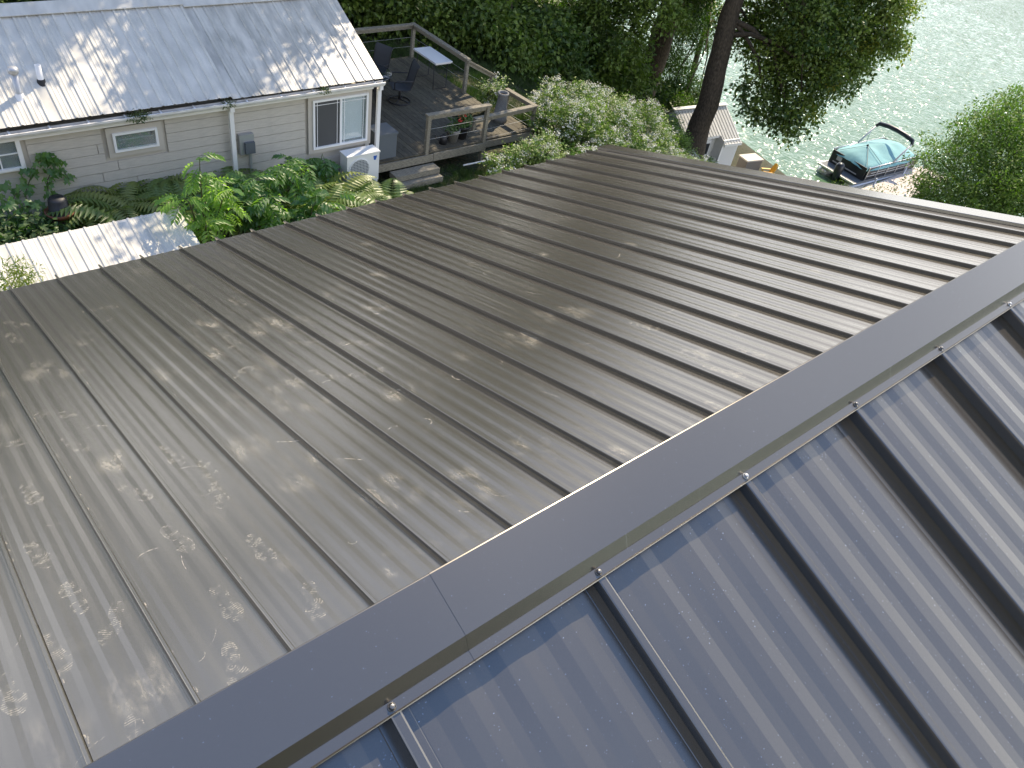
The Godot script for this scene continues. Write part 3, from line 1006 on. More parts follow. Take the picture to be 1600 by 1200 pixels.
func pot_mesh(r0: float, r1: float, h: float) -> ArrayMesh:
	var s := new_st(true)
	lathe(s, [Vector2(0.001, 0), Vector2(r0, 0), Vector2(r1 * 0.95, h * 0.82), Vector2(r1 * 1.06, h * 0.83), Vector2(r1 * 1.06, h), Vector2(r1 * 0.95, h), Vector2(r1 * 0.9, h * 0.85)], 18)
	return done(s)

func disc(r: float, y: float) -> ArrayMesh:
	var s := new_st(true)
	lathe(s, [Vector2(r, y), Vector2(0.001, y)], 18)
	return done(s)

func swivel_chair(label: String, at: Vector3, turn: float) -> Node3D:
	var o := thing("patio_chair", label, "chair", at, turn, "sling chairs around the deck table")
	# faces local -z
	var s := new_st(true)
	var prof := [[-0.26, 0.43], [-0.10, 0.40], [0.10, 0.38], [0.20, 0.41], [0.26, 0.55], [0.31, 0.75], [0.36, 0.95], [0.42, 1.04]]
	for i in prof.size() - 1:
		var a: Array = prof[i]
		var b: Array = prof[i + 1]
		for e in [0.0, -0.012]:
			var p := [Vector3(-0.24, a[1] + e, a[0]), Vector3(0.24, a[1] + e, a[0]), Vector3(0.24, b[1] + e, b[0]), Vector3(-0.24, b[1] + e, b[0])]
			if e == 0.0: quad(s, p[3], p[2], p[1], p[0])
			else: quad(s, p[0], p[1], p[2], p[3])
	part(o, "sling", done(s), M.sling)
	for sx in [-1, 1]:
		s = new_st(true)
		var pts := []
		var rr := []
		for q in prof:
			pts.append(Vector3(sx * 0.255, q[1], q[0]))
			rr.append(0.016)
		tube(s, pts, rr, 8)
		part(o, "side_frame", done(s), M.black)
		s = new_st(true)
		tube(s, [Vector3(sx * 0.27, 0.42, -0.22), Vector3(sx * 0.30, 0.62, -0.24), Vector3(sx * 0.30, 0.66, -0.16), Vector3(sx * 0.29, 0.65, 0.26)], [0.014, 0.014, 0.018, 0.016], 8)
		part(o, "armrest", done(s), M.black)
	s = new_st(true)
	tube(s, [Vector3(0, 0.05, 0), Vector3(0, 0.38, 0)], [0.035, 0.035], 10)
	tube(s, [Vector3(-0.24, 0.37, 0), Vector3(0.24, 0.37, 0)], [0.018, 0.018], 8)
	part(o, "pedestal", done(s), M.black)
	s = new_st(true)
	var ring := []
	var rr2 := []
	for i in 25:
		ring.append(Vector3(0.29 * cos(TAU * i / 24), 0.02, 0.29 * sin(TAU * i / 24)))
		rr2.append(0.016)
	tube(s, ring, rr2, 6, false)
	for i in 4:
		tube(s, [Vector3(0, 0.06, 0), Vector3(0.29 * cos(TAU * i / 4 + 0.6), 0.025, 0.29 * sin(TAU * i / 4 + 0.6))], [0.016, 0.014], 6)
	part(o, "swivel_base", done(s), M.black)
	return o

func deck_things() -> void:
	swivel_chair("dark sling swivel chair on the deck nearest the cottage window corner", Vector3(11.72, 0.6, -17.15), deg_to_rad(72))
	swivel_chair("grey-backed sling chair on the far side of the round deck table", Vector3(11.55, 0.6, -18.15), deg_to_rad(112))
	swivel_chair("black sling chair half hidden behind the cottage roof edge at the deck's back rail", Vector3(11.0, 0.6, -18.75), deg_to_rad(170))
	var t := thing("patio_table", "round dark patio table on the deck between the sling chairs", "table", Vector3(10.98, 0.6, -17.55))
	var s := new_st(true)
	lathe(s, [Vector2(0.001, 0.70), Vector2(0.60, 0.70), Vector2(0.62, 0.715), Vector2(0.60, 0.73), Vector2(0.001, 0.73)], 28)
	part(t, "table_top", done(s), M.glass)
	for i in 4:
		s = new_st(true)
		tube(s, [Vector3(0.45 * cos(i * TAU / 4), 0, 0.45 * sin(i * TAU / 4)), Vector3(0.30 * cos(i * TAU / 4), 0.4, 0.30 * sin(i * TAU / 4)), Vector3(0.42 * cos(i * TAU / 4), 0.70, 0.42 * sin(i * TAU / 4))], [0.018, 0.018, 0.018], 8)
		part(t, "leg", done(s), M.black)
	# white folding table by the rail
	t = thing("folding_table", "white rectangular folding table against the deck's far rail", "table", Vector3(13.28, 0.6, -17.95))
	s = new_st()
	box(s, Vector3(0, 0.755, 0), Vector3(0.56, 0.035, 1.10))
	box(s, Vector3(0, 0.725, 0), Vector3(0.52, 0.03, 1.06))
	part(t, "table_top", done(s), M.plastic_white)
	for sz in [-1, 1]:
		s = new_st(true)
		tube(s, [Vector3(-0.22, 0.72, sz * 0.40), Vector3(-0.22, 0.01, sz * 0.44), Vector3(0.22, 0.01, sz * 0.44), Vector3(0.22, 0.72, sz * 0.40)], [0.012, 0.012, 0.012, 0.012], 6)
		part(t, "leg_frame", done(s), M.black)
	# storage box
	t = thing("deck_box", "dark grey square storage box on the deck by the cottage corner", "storage box", Vector3(9.68, 0.6, -14.78))
	bp(t, "body", Vector3(0, 0.29, 0), Vector3(0.50, 0.58, 0.50), M.grey_box)
	bp(t, "lid", Vector3(0, 0.605, 0), Vector3(0.54, 0.045, 0.54), M.grey_box)
	# flower pots by the front rail
	t = thing("flower_pot", "dark pot of red geraniums on the deck behind the front rail", "flower pot", Vector3(12.05, 0.6, -14.80))
	part(t, "pot", pot_mesh(0.13, 0.19, 0.34), M.black)
	part(t, "soil", disc(0.17, 0.30), M.soil)
	scatter(t, "leaves", clump(16, 0.10, 0.07, 0.06, 61), M.leaf, [[12.05, 1.03, -14.80, 0.26]], 500, Color(0.05, 0.10, 0.025), Color(0.09, 0.16, 0.04))
	scatter(t, "flowers", clump(14, 0.04, 0.03, 0.03, 62), M.petal, [[12.05, 1.16, -14.80, 0.20]], 300, Color(0.5, 0.02, 0.03), Color(0.75, 0.05, 0.06))
	t = thing("flower_pot", "grey-green leafy pot left of the red geraniums on the deck", "flower pot", Vector3(11.72, 0.6, -14.72))
	part(t, "pot", pot_mesh(0.12, 0.17, 0.32), M.stone)
	part(t, "soil", disc(0.15, 0.28), M.soil)
	scatter(t, "leaves", clump(14, 0.09, 0.06, 0.03, 63), M.leaf, [[11.72, 0.98, -14.72, 0.17]], 600, Color(0.05, 0.10, 0.03), Color(0.12, 0.17, 0.06))
	t = thing("watering_can", "small black watering can standing on the deck near the front rail", "watering can", Vector3(11.42, 0.6, -14.70))
	s = new_st(true)
	lathe(s, [Vector2(0.001, 0), Vector2(0.10, 0), Vector2(0.09, 0.20), Vector2(0.04, 0.23), Vector2(0.001, 0.23)], 16)
	part(t, "body", done(s), M.black)
	s = new_st(true)
	tube(s, [Vector3(-0.08, 0.06, 0), Vector3(-0.2, 0.16, 0), Vector3(-0.26, 0.27, 0)], [0.018, 0.013, 0.022], 8)
	part(t, "spout", done(s), M.black)
	s = new_st(true)
	tube(s, [Vector3(0.09, 0.06, 0), Vector3(0.17, 0.15, 0), Vector3(0.10, 0.28, 0), Vector3(-0.03, 0.24, 0)], [0.01, 0.01, 0.01, 0.01], 8)
	part(t, "handle", done(s), M.black)
	t = thing("stone_urn", "tall grey tapered urn on the lower landing of the deck", "urn", Vector3(14.2, 0.25, -15.85))
	s = new_st(true)
	lathe(s, [Vector2(0.001, 0), Vector2(0.21, 0), Vector2(0.20, 0.12), Vector2(0.15, 0.45), Vector2(0.13, 0.72), Vector2(0.16, 0.76), Vector2(0.16, 0.80), Vector2(0.12, 0.80), Vector2(0.11, 0.70)], 18)
	part(t, "body", done(s), M.stone)
	part(t, "fill", disc(0.11, 0.74), M.soil)
	t = thing("drain_pipe", "thin white plastic pipe sticking out below the deck edge", "pipe", Vector3(12.4, 0.2, -14.1))
	s = new_st(true)
	tube(s, [Vector3(-0.65, -0.02, -0.1), Vector3(0.45, 0.10, 0.12)], [0.022, 0.022], 10)
	part(t, "tube", done(s), M.white)
	# air conditioner under the window
	t = thing("air_conditioner", "white outdoor air conditioner unit below the large cottage window", "air conditioner", Vector3(8.72, 0.42, -14.16))
	s = new_st()
	box(s, Vector3(0, 0.36, 0), Vector3(0.82, 0.68, 0.30))
	part(t, "casing", done(s), M.plastic_white)
	bp(t, "top_cover", Vector3(0, 0.712, 0), Vector3(0.85, 0.03, 0.33), M.plastic_white)
	s = new_st(true)
	lathe(s, [Vector2(0.27, 0.0), Vector2(0.27, 0.012), Vector2(0.245, 0.012), Vector2(0.245, -0.002)], 32)
	var ring := part(t, "fan_ring", done(s), M.plastic_white)
	ring.transform = Transform3D(Basis(Vector3.RIGHT, PI / 2), Vector3(-0.10, 0.36, 0.151))
	s = new_st(true)
	lathe(s, [Vector2(0.245, 0.001), Vector2(0.001, 0.001)], 32)
	part(t, "fan_well", done(s), M.grey_box).transform = Transform3D(Basis(Vector3.RIGHT, PI / 2), Vector3(-0.10, 0.36, 0.1505))
	s = new_st()
	for i in range(-6, 7):
		var h := sqrt(0.0625 - pow(i * 0.038, 2)) * 2.0 if absf(i * 0.038) < 0.25 else 0.0
		box(s, Vector3(-0.10 + i * 0.038, 0.36, 0.163), Vector3(0.006, h, 0.006))
		box(s, Vector3(-0.10, 0.36 + i * 0.038, 0.166), Vector3(h, 0.006, 0.006))
	part(t, "fan_grille", done(s), M.plastic_white)
	s = new_st()
	sweep(s, [Vector2(-0.045, 0.05), Vector2(-0.03, -0.05), Vector2(0.02, -0.05), Vector2(0.05, 0.05)], Vector3(0.30, 0.58, 0.151), Vector3(0.30, 0.58, 0.154), Vector3.RIGHT, Vector3.UP)
	part(t, "blue_emblem", done(s), mat(0.02, 0.10, 0.42, 0.5))
	for sx in [-1, 1]:
		bp(t, "foot", Vector3(sx * 0.28, -0.02, 0), Vector3(0.08, 0.08, 0.34), M.galv)
		bp(t, "bracket", Vector3(sx * 0.28, -0.24, -0.02), Vector3(0.05, 0.40, 0.3), M.galv)
	# clay pot and saucer with an upturned dark pot by the wall
	t = thing("clay_planter", "dark upturned pot in a clay saucer on a stand by the cottage wall", "flower pot", Vector3(2.48, 0.70, -13.85))
	s = new_st(true)
	lathe(s, [Vector2(0.001, 0), Vector2(0.17, 0), Vector2(0.15, 0.5), Vector2(0.001, 0.5)], 12)
	part(t, "stand", done(s), M.muck)
	s = new_st(true)
	lathe(s, [Vector2(0.001, 0.50), Vector2(0.18, 0.50), Vector2(0.25, 0.58), Vector2(0.25, 0.61), Vector2(0.23, 0.61), Vector2(0.18, 0.54), Vector2(0.001, 0.54)], 20)
	part(t, "saucer", done(s), M.pot)
	s = new_st(true)
	lathe(s, [Vector2(0.19, 0.545), Vector2(0.19, 0.60), Vector2(0.175, 0.60), Vector2(0.15, 0.82), Vector2(0.12, 0.86), Vector2(0.001, 0.865)], 20)
	part(t, "upturned_pot", done(s), M.black)

# ------------------------------------------------ by the water
func shore() -> void:
	# boat shed
	var o := thing("boat_shed", "small white shed with a pale metal roof by the water behind the big tree trunk", "shed", Vector3(29.9, -6.35, -19.2), deg_to_rad(-9))
	bp(o, "wall", Vector3(-0.45, 0.95, -1.1), Vector3(2.0, 1.9, 2.0), M.white)
	bp(o, "porch_bay", Vector3(1.05, 0.93, -0.85), Vector3(1.0, 1.86, 2.5), M.white)
	for k in 14:
		bp(o, "wall_batten", Vector3(0.62 + k * 0.066, 0.93, 0.404), Vector3(0.012, 1.84, 0.012), M.white)
	bp(o, "bay_corner", Vector3(0.56, 0.93, 0.405), Vector3(0.09, 1.86, 0.05), M.white)
	bp(o, "door", Vector3(-0.02, 0.85, -0.085), Vector3(0.62, 1.66, 0.05), M.vinyl)
	bp(o, "door_glass", Vector3(-0.02, 1.28, -0.056), Vector3(0.46, 0.52, 0.02), M.glass)
	bp(o, "door_handle", Vector3(0.22, 0.85, -0.045), Vector3(0.03, 0.10, 0.04), M.black)
	bp(o, "door_trim", Vector3(-0.38, 0.9, -0.08), Vector3(0.09, 1.8, 0.06), M.white)
	bp(o, "door_trim", Vector3(0.34, 0.9, -0.08), Vector3(0.09, 1.8, 0.06), M.white)
	bp(o, "window_shutter", Vector3(-0.62, 1.15, -0.085), Vector3(0.26, 1.0, 0.03), M.white)
	for k in 5:
		bp(o, "iron_ornament", Vector3(-0.62, 0.8 + k * 0.17, -0.06), Vector3(0.16 - 0.02 * (k % 2), 0.02, 0.02), M.black, Basis(Vector3(0, 0, 1), 0.6 if k % 2 else -0.6))
	bp(o, "iron_ornament", Vector3(-0.62, 1.15, -0.065), Vector3(0.02, 0.85, 0.02), M.black)
	bp(o, "window", Vector3(-1.12, 1.2, -0.085), Vector3(0.42, 0.6, 0.03), M.glass)
	var a := deg_to_rad(33)
	for back in 2:
		var b := Basis(Vector3.RIGHT, Vector3(0, cos(a), sin(a) * (1 if back == 0 else -1)), Vector3(0, -sin(a), cos(a) * (1 if back == 0 else -1)))
		for k in 3:
			var l := 1.50 if k < 2 or back == 1 else 1.98
			part(o, "roof_sheet", ribbed_sheet(1.05, l, 0.175, 0.09), M.shed_roof).transform = Transform3D(b, Vector3(-1.58 + 1.05 * k, 2.80, -1.12))
	bp(o, "ridge_cap", Vector3(0, 2.825, -1.12), Vector3(3.2, 0.02, 0.24), M.shed_roof)
	bp(o, "eave_board", Vector3(-0.52, 1.93, 0.11), Vector3(2.1, 0.12, 0.03), M.white)
	bp(o, "eave_board", Vector3(1.06, 1.68, 0.53), Vector3(1.06, 0.12, 0.03), M.white)
	var s := new_st()
	for x in [-1.46, 1.50]:
		sweep(s, [Vector2(-2.1, 1.9), Vector2(0.0, 1.9), Vector2(-1.12, 2.74)], Vector3(x, 0, 0), Vector3(x + 0.05, 0, 0), Vector3(0, 0, 1), Vector3.UP)
	part(o, "gable", done(s), M.white)
	bp(o, "footing", Vector3(0, -0.15, -0.9), Vector3(2.9, 0.32, 2.4), M.stone)
	# chest, chair
	o = thing("dock_chest", "grey storage chest with a pale lid between the shed and the water", "storage chest", Vector3(32.9, -6.42, -18.55), deg_to_rad(-12))
	bp(o, "body", Vector3(0, 0.34, 0), Vector3(0.95, 0.68, 0.6), M.grey_wood)
	bp(o, "lid", Vector3(0, 0.705, 0), Vector3(1.02, 0.06, 0.66), M.trim)
	o = thing("garden_chair", "bright yellow plastic slat-back chair on the shore by the grey chest", "chair", Vector3(33.5, -6.5, -17.75), deg_to_rad(60))
	o.scale = Vector3.ONE * 0.65
	for k in 5:
		bp(o, "back_slat", Vector3((k - 2) * 0.115, 0.72 + (0.06 if k == 2 else 0.02 if k in [1, 3] else -0.05), 0.30), Vector3(0.10, 0.86, 0.025), M.yellow, Basis(Vector3.RIGHT, 0.35))
	for k in 5:
		bp(o, "seat_slat", Vector3(0, 0.38 - k * 0.0 - 0.03 * (4 - k) * -0.4, -0.28 + k * 0.11), Vector3(0.56, 0.025, 0.10), M.yellow, Basis(Vector3.RIGHT, 0.15))
	for sx in [-1, 1]:
		bp(o, "armrest", Vector3(sx * 0.33, 0.58, -0.08), Vector3(0.13, 0.025, 0.72), M.yellow)
		bp(o, "leg", Vector3(sx * 0.31, 0.29, -0.34), Vector3(0.09, 0.58, 0.03), M.yellow)
		bp(o, "leg", Vector3(sx * 0.31, 0.27, 0.28), Vector3(0.09, 0.56, 0.03), M.yellow, Basis(Vector3.RIGHT, 0.15))
	# dock
	o = thing("dock", "pale sunlit wooden dock alongside the pontoon boat", "dock", Vector3(40.0, -6.62, -14.15))
	for k in 62:
		wb(o, "dock_board", Vector3(35.2 + k * 0.148, -6.62 + 0.004 * sin(k * 2.3), -14.15), Vector3(0.138, 0.04, 1.7), M.dock)
	for x in [36.0, 39.0, 42.0, 44.2]:
		for z in [-14.95, -13.3]:
			s = new_st(true)
			tube(s, [Vector3(x, -8.8, z) - o.position, Vector3(x, -6.25, z) - o.position], [0.05, 0.05], 10)
			part(o, "dock_post", done(s), M.galv)
	wb(o, "stringer", Vector3(39.8, -6.72, -14.93), Vector3(9.2, 0.15, 0.05), M.lumber)
	wb(o, "stringer", Vector3(39.8, -6.72, -13.37), Vector3(9.2, 0.15, 0.05), M.lumber)
	pontoon_boat()

func pontoon_boat() -> void:
	var o := thing("pontoon_boat", "pontoon boat under a teal cover moored at the dock", "boat", Vector3(40.7, -7.0, -16.35), deg_to_rad(-4.5))
	var l := 5.5
	for sz in [-1, 1]:
		var s := new_st(true)
		tube(s, [Vector3(-l / 2 + 0.1, 0.05, sz * 0.86), Vector3(-l / 2 + 0.12, 0.05, sz * 0.86), Vector3(l / 2 - 0.7, 0.05, sz * 0.86), Vector3(l / 2 - 0.25, 0.10, sz * 0.86), Vector3(l / 2 + 0.05, 0.22, sz * 0.86)], [0.05, 0.29, 0.29, 0.2, 0.03], 16)
		part(o, "pontoon", done(s), M.alu)
	bp(o, "deck", Vector3(0, 0.42, 0), Vector3(l, 0.07, 2.25), M.grey_box)
	bp(o, "deck_edge", Vector3(0, 0.42, 1.135), Vector3(l, 0.085, 0.03), M.alu)
	bp(o, "deck_edge", Vector3(0, 0.42, -1.135), Vector3(l, 0.085, 0.03), M.alu)
	bp(o, "stern_edge", Vector3(-l / 2 - 0.015, 0.42, 0), Vector3(0.04, 0.085, 2.3), M.alu)
	# side panels with pale bands
	for sz in [-1, 1]:
		bp(o, "side_panel", Vector3(0.3, 0.80, sz * 1.08), Vector3(4.4, 0.62, 0.04), M.hull)
		for k in 3:
			bp(o, "side_band", Vector3(0.3, 0.66 + k * 0.14, sz * 1.106), Vector3(4.2 - k * 0.5, 0.035, 0.014), M.stripe)
		for k in 6:
			bp(o, "rail_upright", Vector3(-1.9 + k * 0.88, 0.82, sz * 1.125), Vector3(0.035, 0.72, 0.035), M.alu)
		var s := new_st(true)
		tube(s, [Vector3(-1.95, 1.15, sz * 1.11), Vector3(2.5, 1.15, sz * 1.11)], [0.022, 0.022], 8)
		part(o, "hand_rail", done(s), M.alu)
	bp(o, "stern_panel", Vector3(-2.02, 0.80, 0), Vector3(0.05, 0.66, 2.1), M.hull)
	bp(o, "pale_emblem", Vector3(-2.055, 0.86, -0.55), Vector3(0.012, 0.22, 0.30), M.stripe)
	bp(o, "pale_emblem", Vector3(-2.055, 0.60, -0.1), Vector3(0.012, 0.05, 1.5), M.stripe)
	bp(o, "bow_panel", Vector3(2.52, 0.80, 0), Vector3(0.05, 0.66, 2.1), M.hull)
	# cover: a tent over the seats, drawn tight from a few poles to a hem below the rail
	var st := new_st(true)
	var nx := 26
	var nz := 16
	var pts := []
	for i in nx + 1:
		for j in nz + 1:
			var u := -1.0 + 2.0 * i / nx
			var v := -1.0 + 2.0 * j / nz
			var x := 0.28 + 2.42 * u * (1.0 - 0.06 * v * v)
			var z := 1.19 * v * (1.0 - 0.10 * pow(absf(u), 4))
			var y := 1.16
			for pk in [[-0.95, 0.0, 0.50], [0.55, 0.0, 0.46], [1.7, 0.0, 0.3]]:
				var d: float = Vector2((x - pk[0]) / 1.5, (z - pk[1]) / 1.05).length()
				y = maxf(y, 1.16 + pk[2] * pow(maxf(0.0, 1.0 - d), 1.15))
			var edge := maxf(absf(u), absf(v))
			y -= 0.012 * sin(atan2(z, x + 0.95) * 18.0) * smoothstep(0.2, 0.8, edge)
			if edge > 0.90: y -= (edge - 0.90) * 1.9
			pts.append(Vector3(x, y, z))
	for i in nx:
		for j in nz:
			var q := i * (nz + 1) + j
			quad(st, pts[q], pts[q + 1], pts[q + nz + 2], pts[q + nz + 1])
	part(o, "cover", done(st), M.teal)
	st = new_st(true)
	tube(st, [Vector3(-0.95, 1.66, -0.04), Vector3(-0.95, 1.74, 0)], [0.06, 0.03], 8)
	part(o, "cover_pole_cap", done(st), M.black)
	for e in [[-0.95, 1.70, 0, -1.9, 1.18, 0.9], [-0.95, 1.70, 0, -0.9, 1.2, 1.08], [-0.95, 1.70, 0, -1.9, 1.18, -0.8]]:
		bar(o, "cover_seam", Vector3(e[0], e[1] + 0.005, e[2]), Vector3(e[3], e[4] + 0.02, e[5]), 0.025, 0.012, M.hull)
	# folded bimini frame leaning back: two legs and a padded bow
	for sz in [-1, 1]:
		st = new_st(true)
		tube(st, [Vector3(0.1, 1.18, sz * 1.12), Vector3(1.15, 2.05, sz * 1.10)], [0.05, 0.045], 8)
		part(o, "arch_leg", done(st), M.stripe)
		st = new_st(true)
		tube(st, [Vector3(0.9, 1.18, sz * 1.12), Vector3(0.78, 1.75, sz * 1.11)], [0.02, 0.02], 8)
		part(o, "arch_brace", done(st), M.alu)
	st = new_st(true)
	tube(st, [Vector3(1.08, 1.97, -1.12), Vector3(1.18, 2.12, -1.02), Vector3(1.22, 2.20, -0.5), Vector3(1.23, 2.22, 0), Vector3(1.22, 2.20, 0.5), Vector3(1.18, 2.12, 1.02), Vector3(1.08, 1.97, 1.12)], [0.08, 0.11, 0.12, 0.12, 0.12, 0.11, 0.08], 12)
	part(o, "folded_top", done(st), M.hull)
	# outboard at the stern
	st = new_st(true)
	lathe(st, [Vector2(0.001, 0.1), Vector2(0.10, 0.1), Vector2(0.16, 0.35), Vector2(0.22, 0.6), Vector2(0.22, 0.95), Vector2(0.14, 1.05), Vector2(0.001, 1.07)], 14, Vector3(-2.85, 0, 0.1))
	part(o, "outboard_motor", done(st), M.hull)

# ------------------------------------------------ trees
func trees() -> void:
	var ca := clump(26, 0.42, 0.15, 0.105, 101)
	var cb := clump(18, 0.30, 0.10, 0.055, 102)
	var cs := clump(28, 0.5, 0.16, 0.11, 103)
	var d1 := Color(0.040, 0.080, 0.015)
	var d2 := Color(0.185, 0.255, 0.040)
	rng.seed = 200
	tree("leaning_tree", "big leaning dark tree in front of the white shed, its crown over the lake", "", [Vector3(27.6, -4.7, -18.4), Vector3(27.7, -1.5, -18.45), Vector3(27.75, 1.0, -18.75), Vector3(28.4, 4.5, -19.0), Vector3(29.6, 8.5, -18.4)], [0.50, 0.42, 0.36, 0.28, 0.12],
		[[29.4, -1.8, -16.9, 1.3], [29.8, -0.3, -17.0, 1.6], [30.7, -0.1, -16.2, 1.61], [29.4, -2.2, -15.4, 0.7], [32.1, 0.9, -16.2, 1.80], [32.1, 0.6, -18.2, 2.0], [30.1, -0.3, -14.9, 1.00], [31.0, 0.1, -19.9, 1.6], [31.5, 2.1, -15.7, 1.61], [32.1, 2.5, -14.7, 0.88], [32.0, 1.3, -14.4, 0.82], [31.2, 2.9, -18.7, 2.5], [32.4, 3.6, -16.9, 2.40], [30.6, 3.6, -20.5, 2.4], [31.4, 0.3, -15.1, 1.02], [29.5, -1.3, -15.4, 0.85], [30.0, 6.5, -17.0, 2.6], [31.5, 7.5, -18.5, 2.6], [28.6, 6.0, -19.5, 2.2], [29.3, 1.5, -16.0, 1.5]],
		ca, 52.0, d1, Color(0.23, 0.29, 0.045), M.leaf, 0.45)
	var lean: Node3D = get_node("leaning_tree")
	scatter(lean, "yellowing_leaves", ca, M.leaf_bright, [[32.0, 1.2, -14.3, 0.8], [30.2, -0.4, -14.8, 0.7], [32.4, 2.5, -14.5, 0.8], [29.8, -1.6, -15.2, 0.5]], 26.0, Color(0.26, 0.30, 0.04), Color(0.46, 0.38, 0.05), 0.6, 1.0)
	tree("lakeside_tree", "broad rough tree trunk left of the leaning tree, above the white flowered bushes", "", [Vector3(29.24, -4.8, -23.19), Vector3(29.5, -2, -23.1), Vector3(29.9, 1.5, -23.0), Vector3(30.6, 6.0, -22.6), Vector3(30.6, 10.0, -22.3)], [0.62, 0.52, 0.45, 0.32, 0.12],
		[[23.6, -0.1, -22.5, 1.1], [24.6, 0.5, -21.9, 1.3], [24.6, -0.2, -20.4, 0.7], [25.2, 1.1, -20.2, 1.2], [23.7, -0.6, -20.5, 0.6], [25.5, 3.2, -21.0, 2.0], [24.4, 3.0, -23.1, 2.1], [27.3, 3.6, -20.4, 1.9], [29.0, 6.5, -21.0, 2.4], [29.6, 1.2, -22.0, 1.2], [30.6, 0.4, -23.0, 1.2], [31.4, -0.8, -23.6, 0.9], [31.0, 8.0, -23.5, 2.6], [27.5, 7.5, -23.5, 2.4], [32.0, 4.5, -24.5, 2.0], [28.0, 3.0, -24.5, 2.0]],
		ca, 60.0, d1, d2, M.leaf, 0.5)
	tree("slender_tree", "slender tree with light green leaves between the two big trunks, the lake behind", "", [Vector3(34.6, -6.8, -24.4), Vector3(34.7, -4, -24.6), Vector3(34.9, 0, -24.8), Vector3(35.2, 4, -25.0)], [0.17, 0.14, 0.10, 0.05],
		[[33.6, -0.9, -25.2, 1.2], [33.8, -2.2, -24.4, 1.1], [33.2, -3.9, -24.4, 1.1], [32.8, -3.3, -25.1, 1.1], [33.1, -4.3, -22.7, 0.9], [33.3, -1.9, -25.2, 1.1], [32.4, -4.8, -24.0, 1.0], [31.4, -4.6, -22.4, 0.8], [35.0, -1.4, -24.9, 1.0], [34.5, 0.2, -26.0, 1.0], [34.8, 2.5, -25.0, 1.4], [35.4, 4.3, -25.4, 1.4]],
		cb, 150.0, Color(0.06, 0.11, 0.02), Color(0.20, 0.28, 0.055), M.leaf_bright, 0.3)
	tree("shade_tree", "dark tree trunk in the shade behind the bushes right of the deck", "", [Vector3(26.84, -3.8, -25.0), Vector3(26.9, -0.5, -25.2), Vector3(27.0, 4.0, -25.6), Vector3(26.8, 9.0, -25.6)], [0.34, 0.30, 0.25, 0.12],
		[[26.0, 2.5, -25.0, 2.2], [24.0, 4.0, -26.0, 2.3], [27.5, 6.0, -27.0, 2.6], [25.5, 8.0, -24.5, 2.6], [28.5, 9.5, -26.0, 2.4], [23.5, 1.2, -25.5, 1.4]],
		ca, 80.0, d1, d2, M.leaf, 0.5)
	tree("thin_trunk_tree", "thin pale-barked leaning trunk behind the far corner of the deck", "", [Vector3(20.87, -1.9, -23.35), Vector3(20.3, 1.0, -23.2), Vector3(19.6, 5.0, -22.8), Vector3(18.8, 9.5, -22.0)], [0.20, 0.17, 0.14, 0.07],
		[[19.3, 9.0, -19.2, 1.2], [18.0, 7.4, -18.4, 0.9], [18.0, 8.0, -21.2, 1.5], [20.0, 9.5, -22.5, 1.7], [17.0, 10.5, -21.5, 1.6], [19.2, 12.0, -20.2, 1.6], [15.6, 9.0, -20.6, 1.2], [21.5, 7.5, -24.0, 1.5]],
		ca, 60.0, d1, d2, M.leaf, 0.6)
	# tall trees behind the cottage: they reach over it and throw the dapple on its roof and deck
	var tall := [
		["tall dark tree behind the cottage ridge at the far left", Vector3(1.5, 0.3, -22.5), [[5.2, 8.9, -18.6, 0.7], [4.6, 12.5, -20.5, 1.5], [0.5, 10.0, -20.5, 1.6], [2.0, 13.5, -22.0, 1.8], [-1.0, 8.0, -21.5, 1.7], [1.5, 6.5, -23.5, 1.7], [3.8, 6.4, -24.0, 1.6]]],
		["leafy tree behind the middle of the cottage roof", Vector3(7.5, 0.1, -23.0), [[9.6, 8.4, -17.8, 0.9], [10.6, 9.6, -18.7, 1.1], [11.6, 10.6, -18.2, 1.1], [9.2, 11.0, -19.6, 1.2], [9.6, 9.6, -15.4, 0.4], [8.0, 12.8, -21.0, 1.7], [6.0, 8.0, -23.0, 1.7], [9.5, 7.0, -23.5, 1.6], [10.5, 12.6, -20.8, 1.5]]],
		["tall tree behind the cottage's right end, over the deck", Vector3(13.2, -0.1, -24.5), [[12.6, 9.0, -18.6, 1.1], [14.0, 10.4, -19.6, 1.3], [13.4, 11.8, -18.9, 1.2], [15.2, 9.2, -19.4, 1.2], [16.2, 8.2, -19.8, 1.3], [14.8, 12.6, -20.9, 1.6], [12.5, 7.2, -24.0, 1.7], [15.0, 6.0, -25.0, 1.7], [11.2, 5.0, -25.2, 1.5], [13.6, 13.8, -22.5, 1.8]]],
		["tall tree behind the deck's back rail", Vector3(17.4, -1.0, -26.0), [[17.6, 9.0, -20.6, 1.4], [18.6, 10.6, -21.2, 1.5], [17.0, 11.8, -21.8, 1.5], [19.6, 8.6, -21.6, 1.3], [16.2, 6.6, -25.0, 1.8], [18.6, 5.2, -26.5, 1.8], [20.2, 12.2, -22.6, 1.8], [17.2, 13.6, -24.0, 1.8], [15.8, 3.6, -26.6, 1.5]]],
		["far dark tree left of the shade tree", Vector3(21.5, -2.2, -30.0), [[20.4, 3.4, -29.0, 1.8], [22.8, 4.6, -30.6, 2.0], [19.4, 6.6, -29.6, 2.0], [21.8, 8.4, -28.8, 2.1], [23.2, 1.6, -28.6, 1.4], [20.2, 10.6, -30.4, 2.0]]]]
	for q in tall:
		var b: Vector3 = q[1]
		tree("background_tree", q[0], "trees behind the cottage and deck", [b, b + Vector3(0.1, 4, 0.2), b + Vector3(0.4, 8, 0.8), b + Vector3(0.3, 12, 1.6)], [0.32, 0.26, 0.2, 0.07], q[2], cs, 38.0, d1, d2, M.leaf, 0.4)
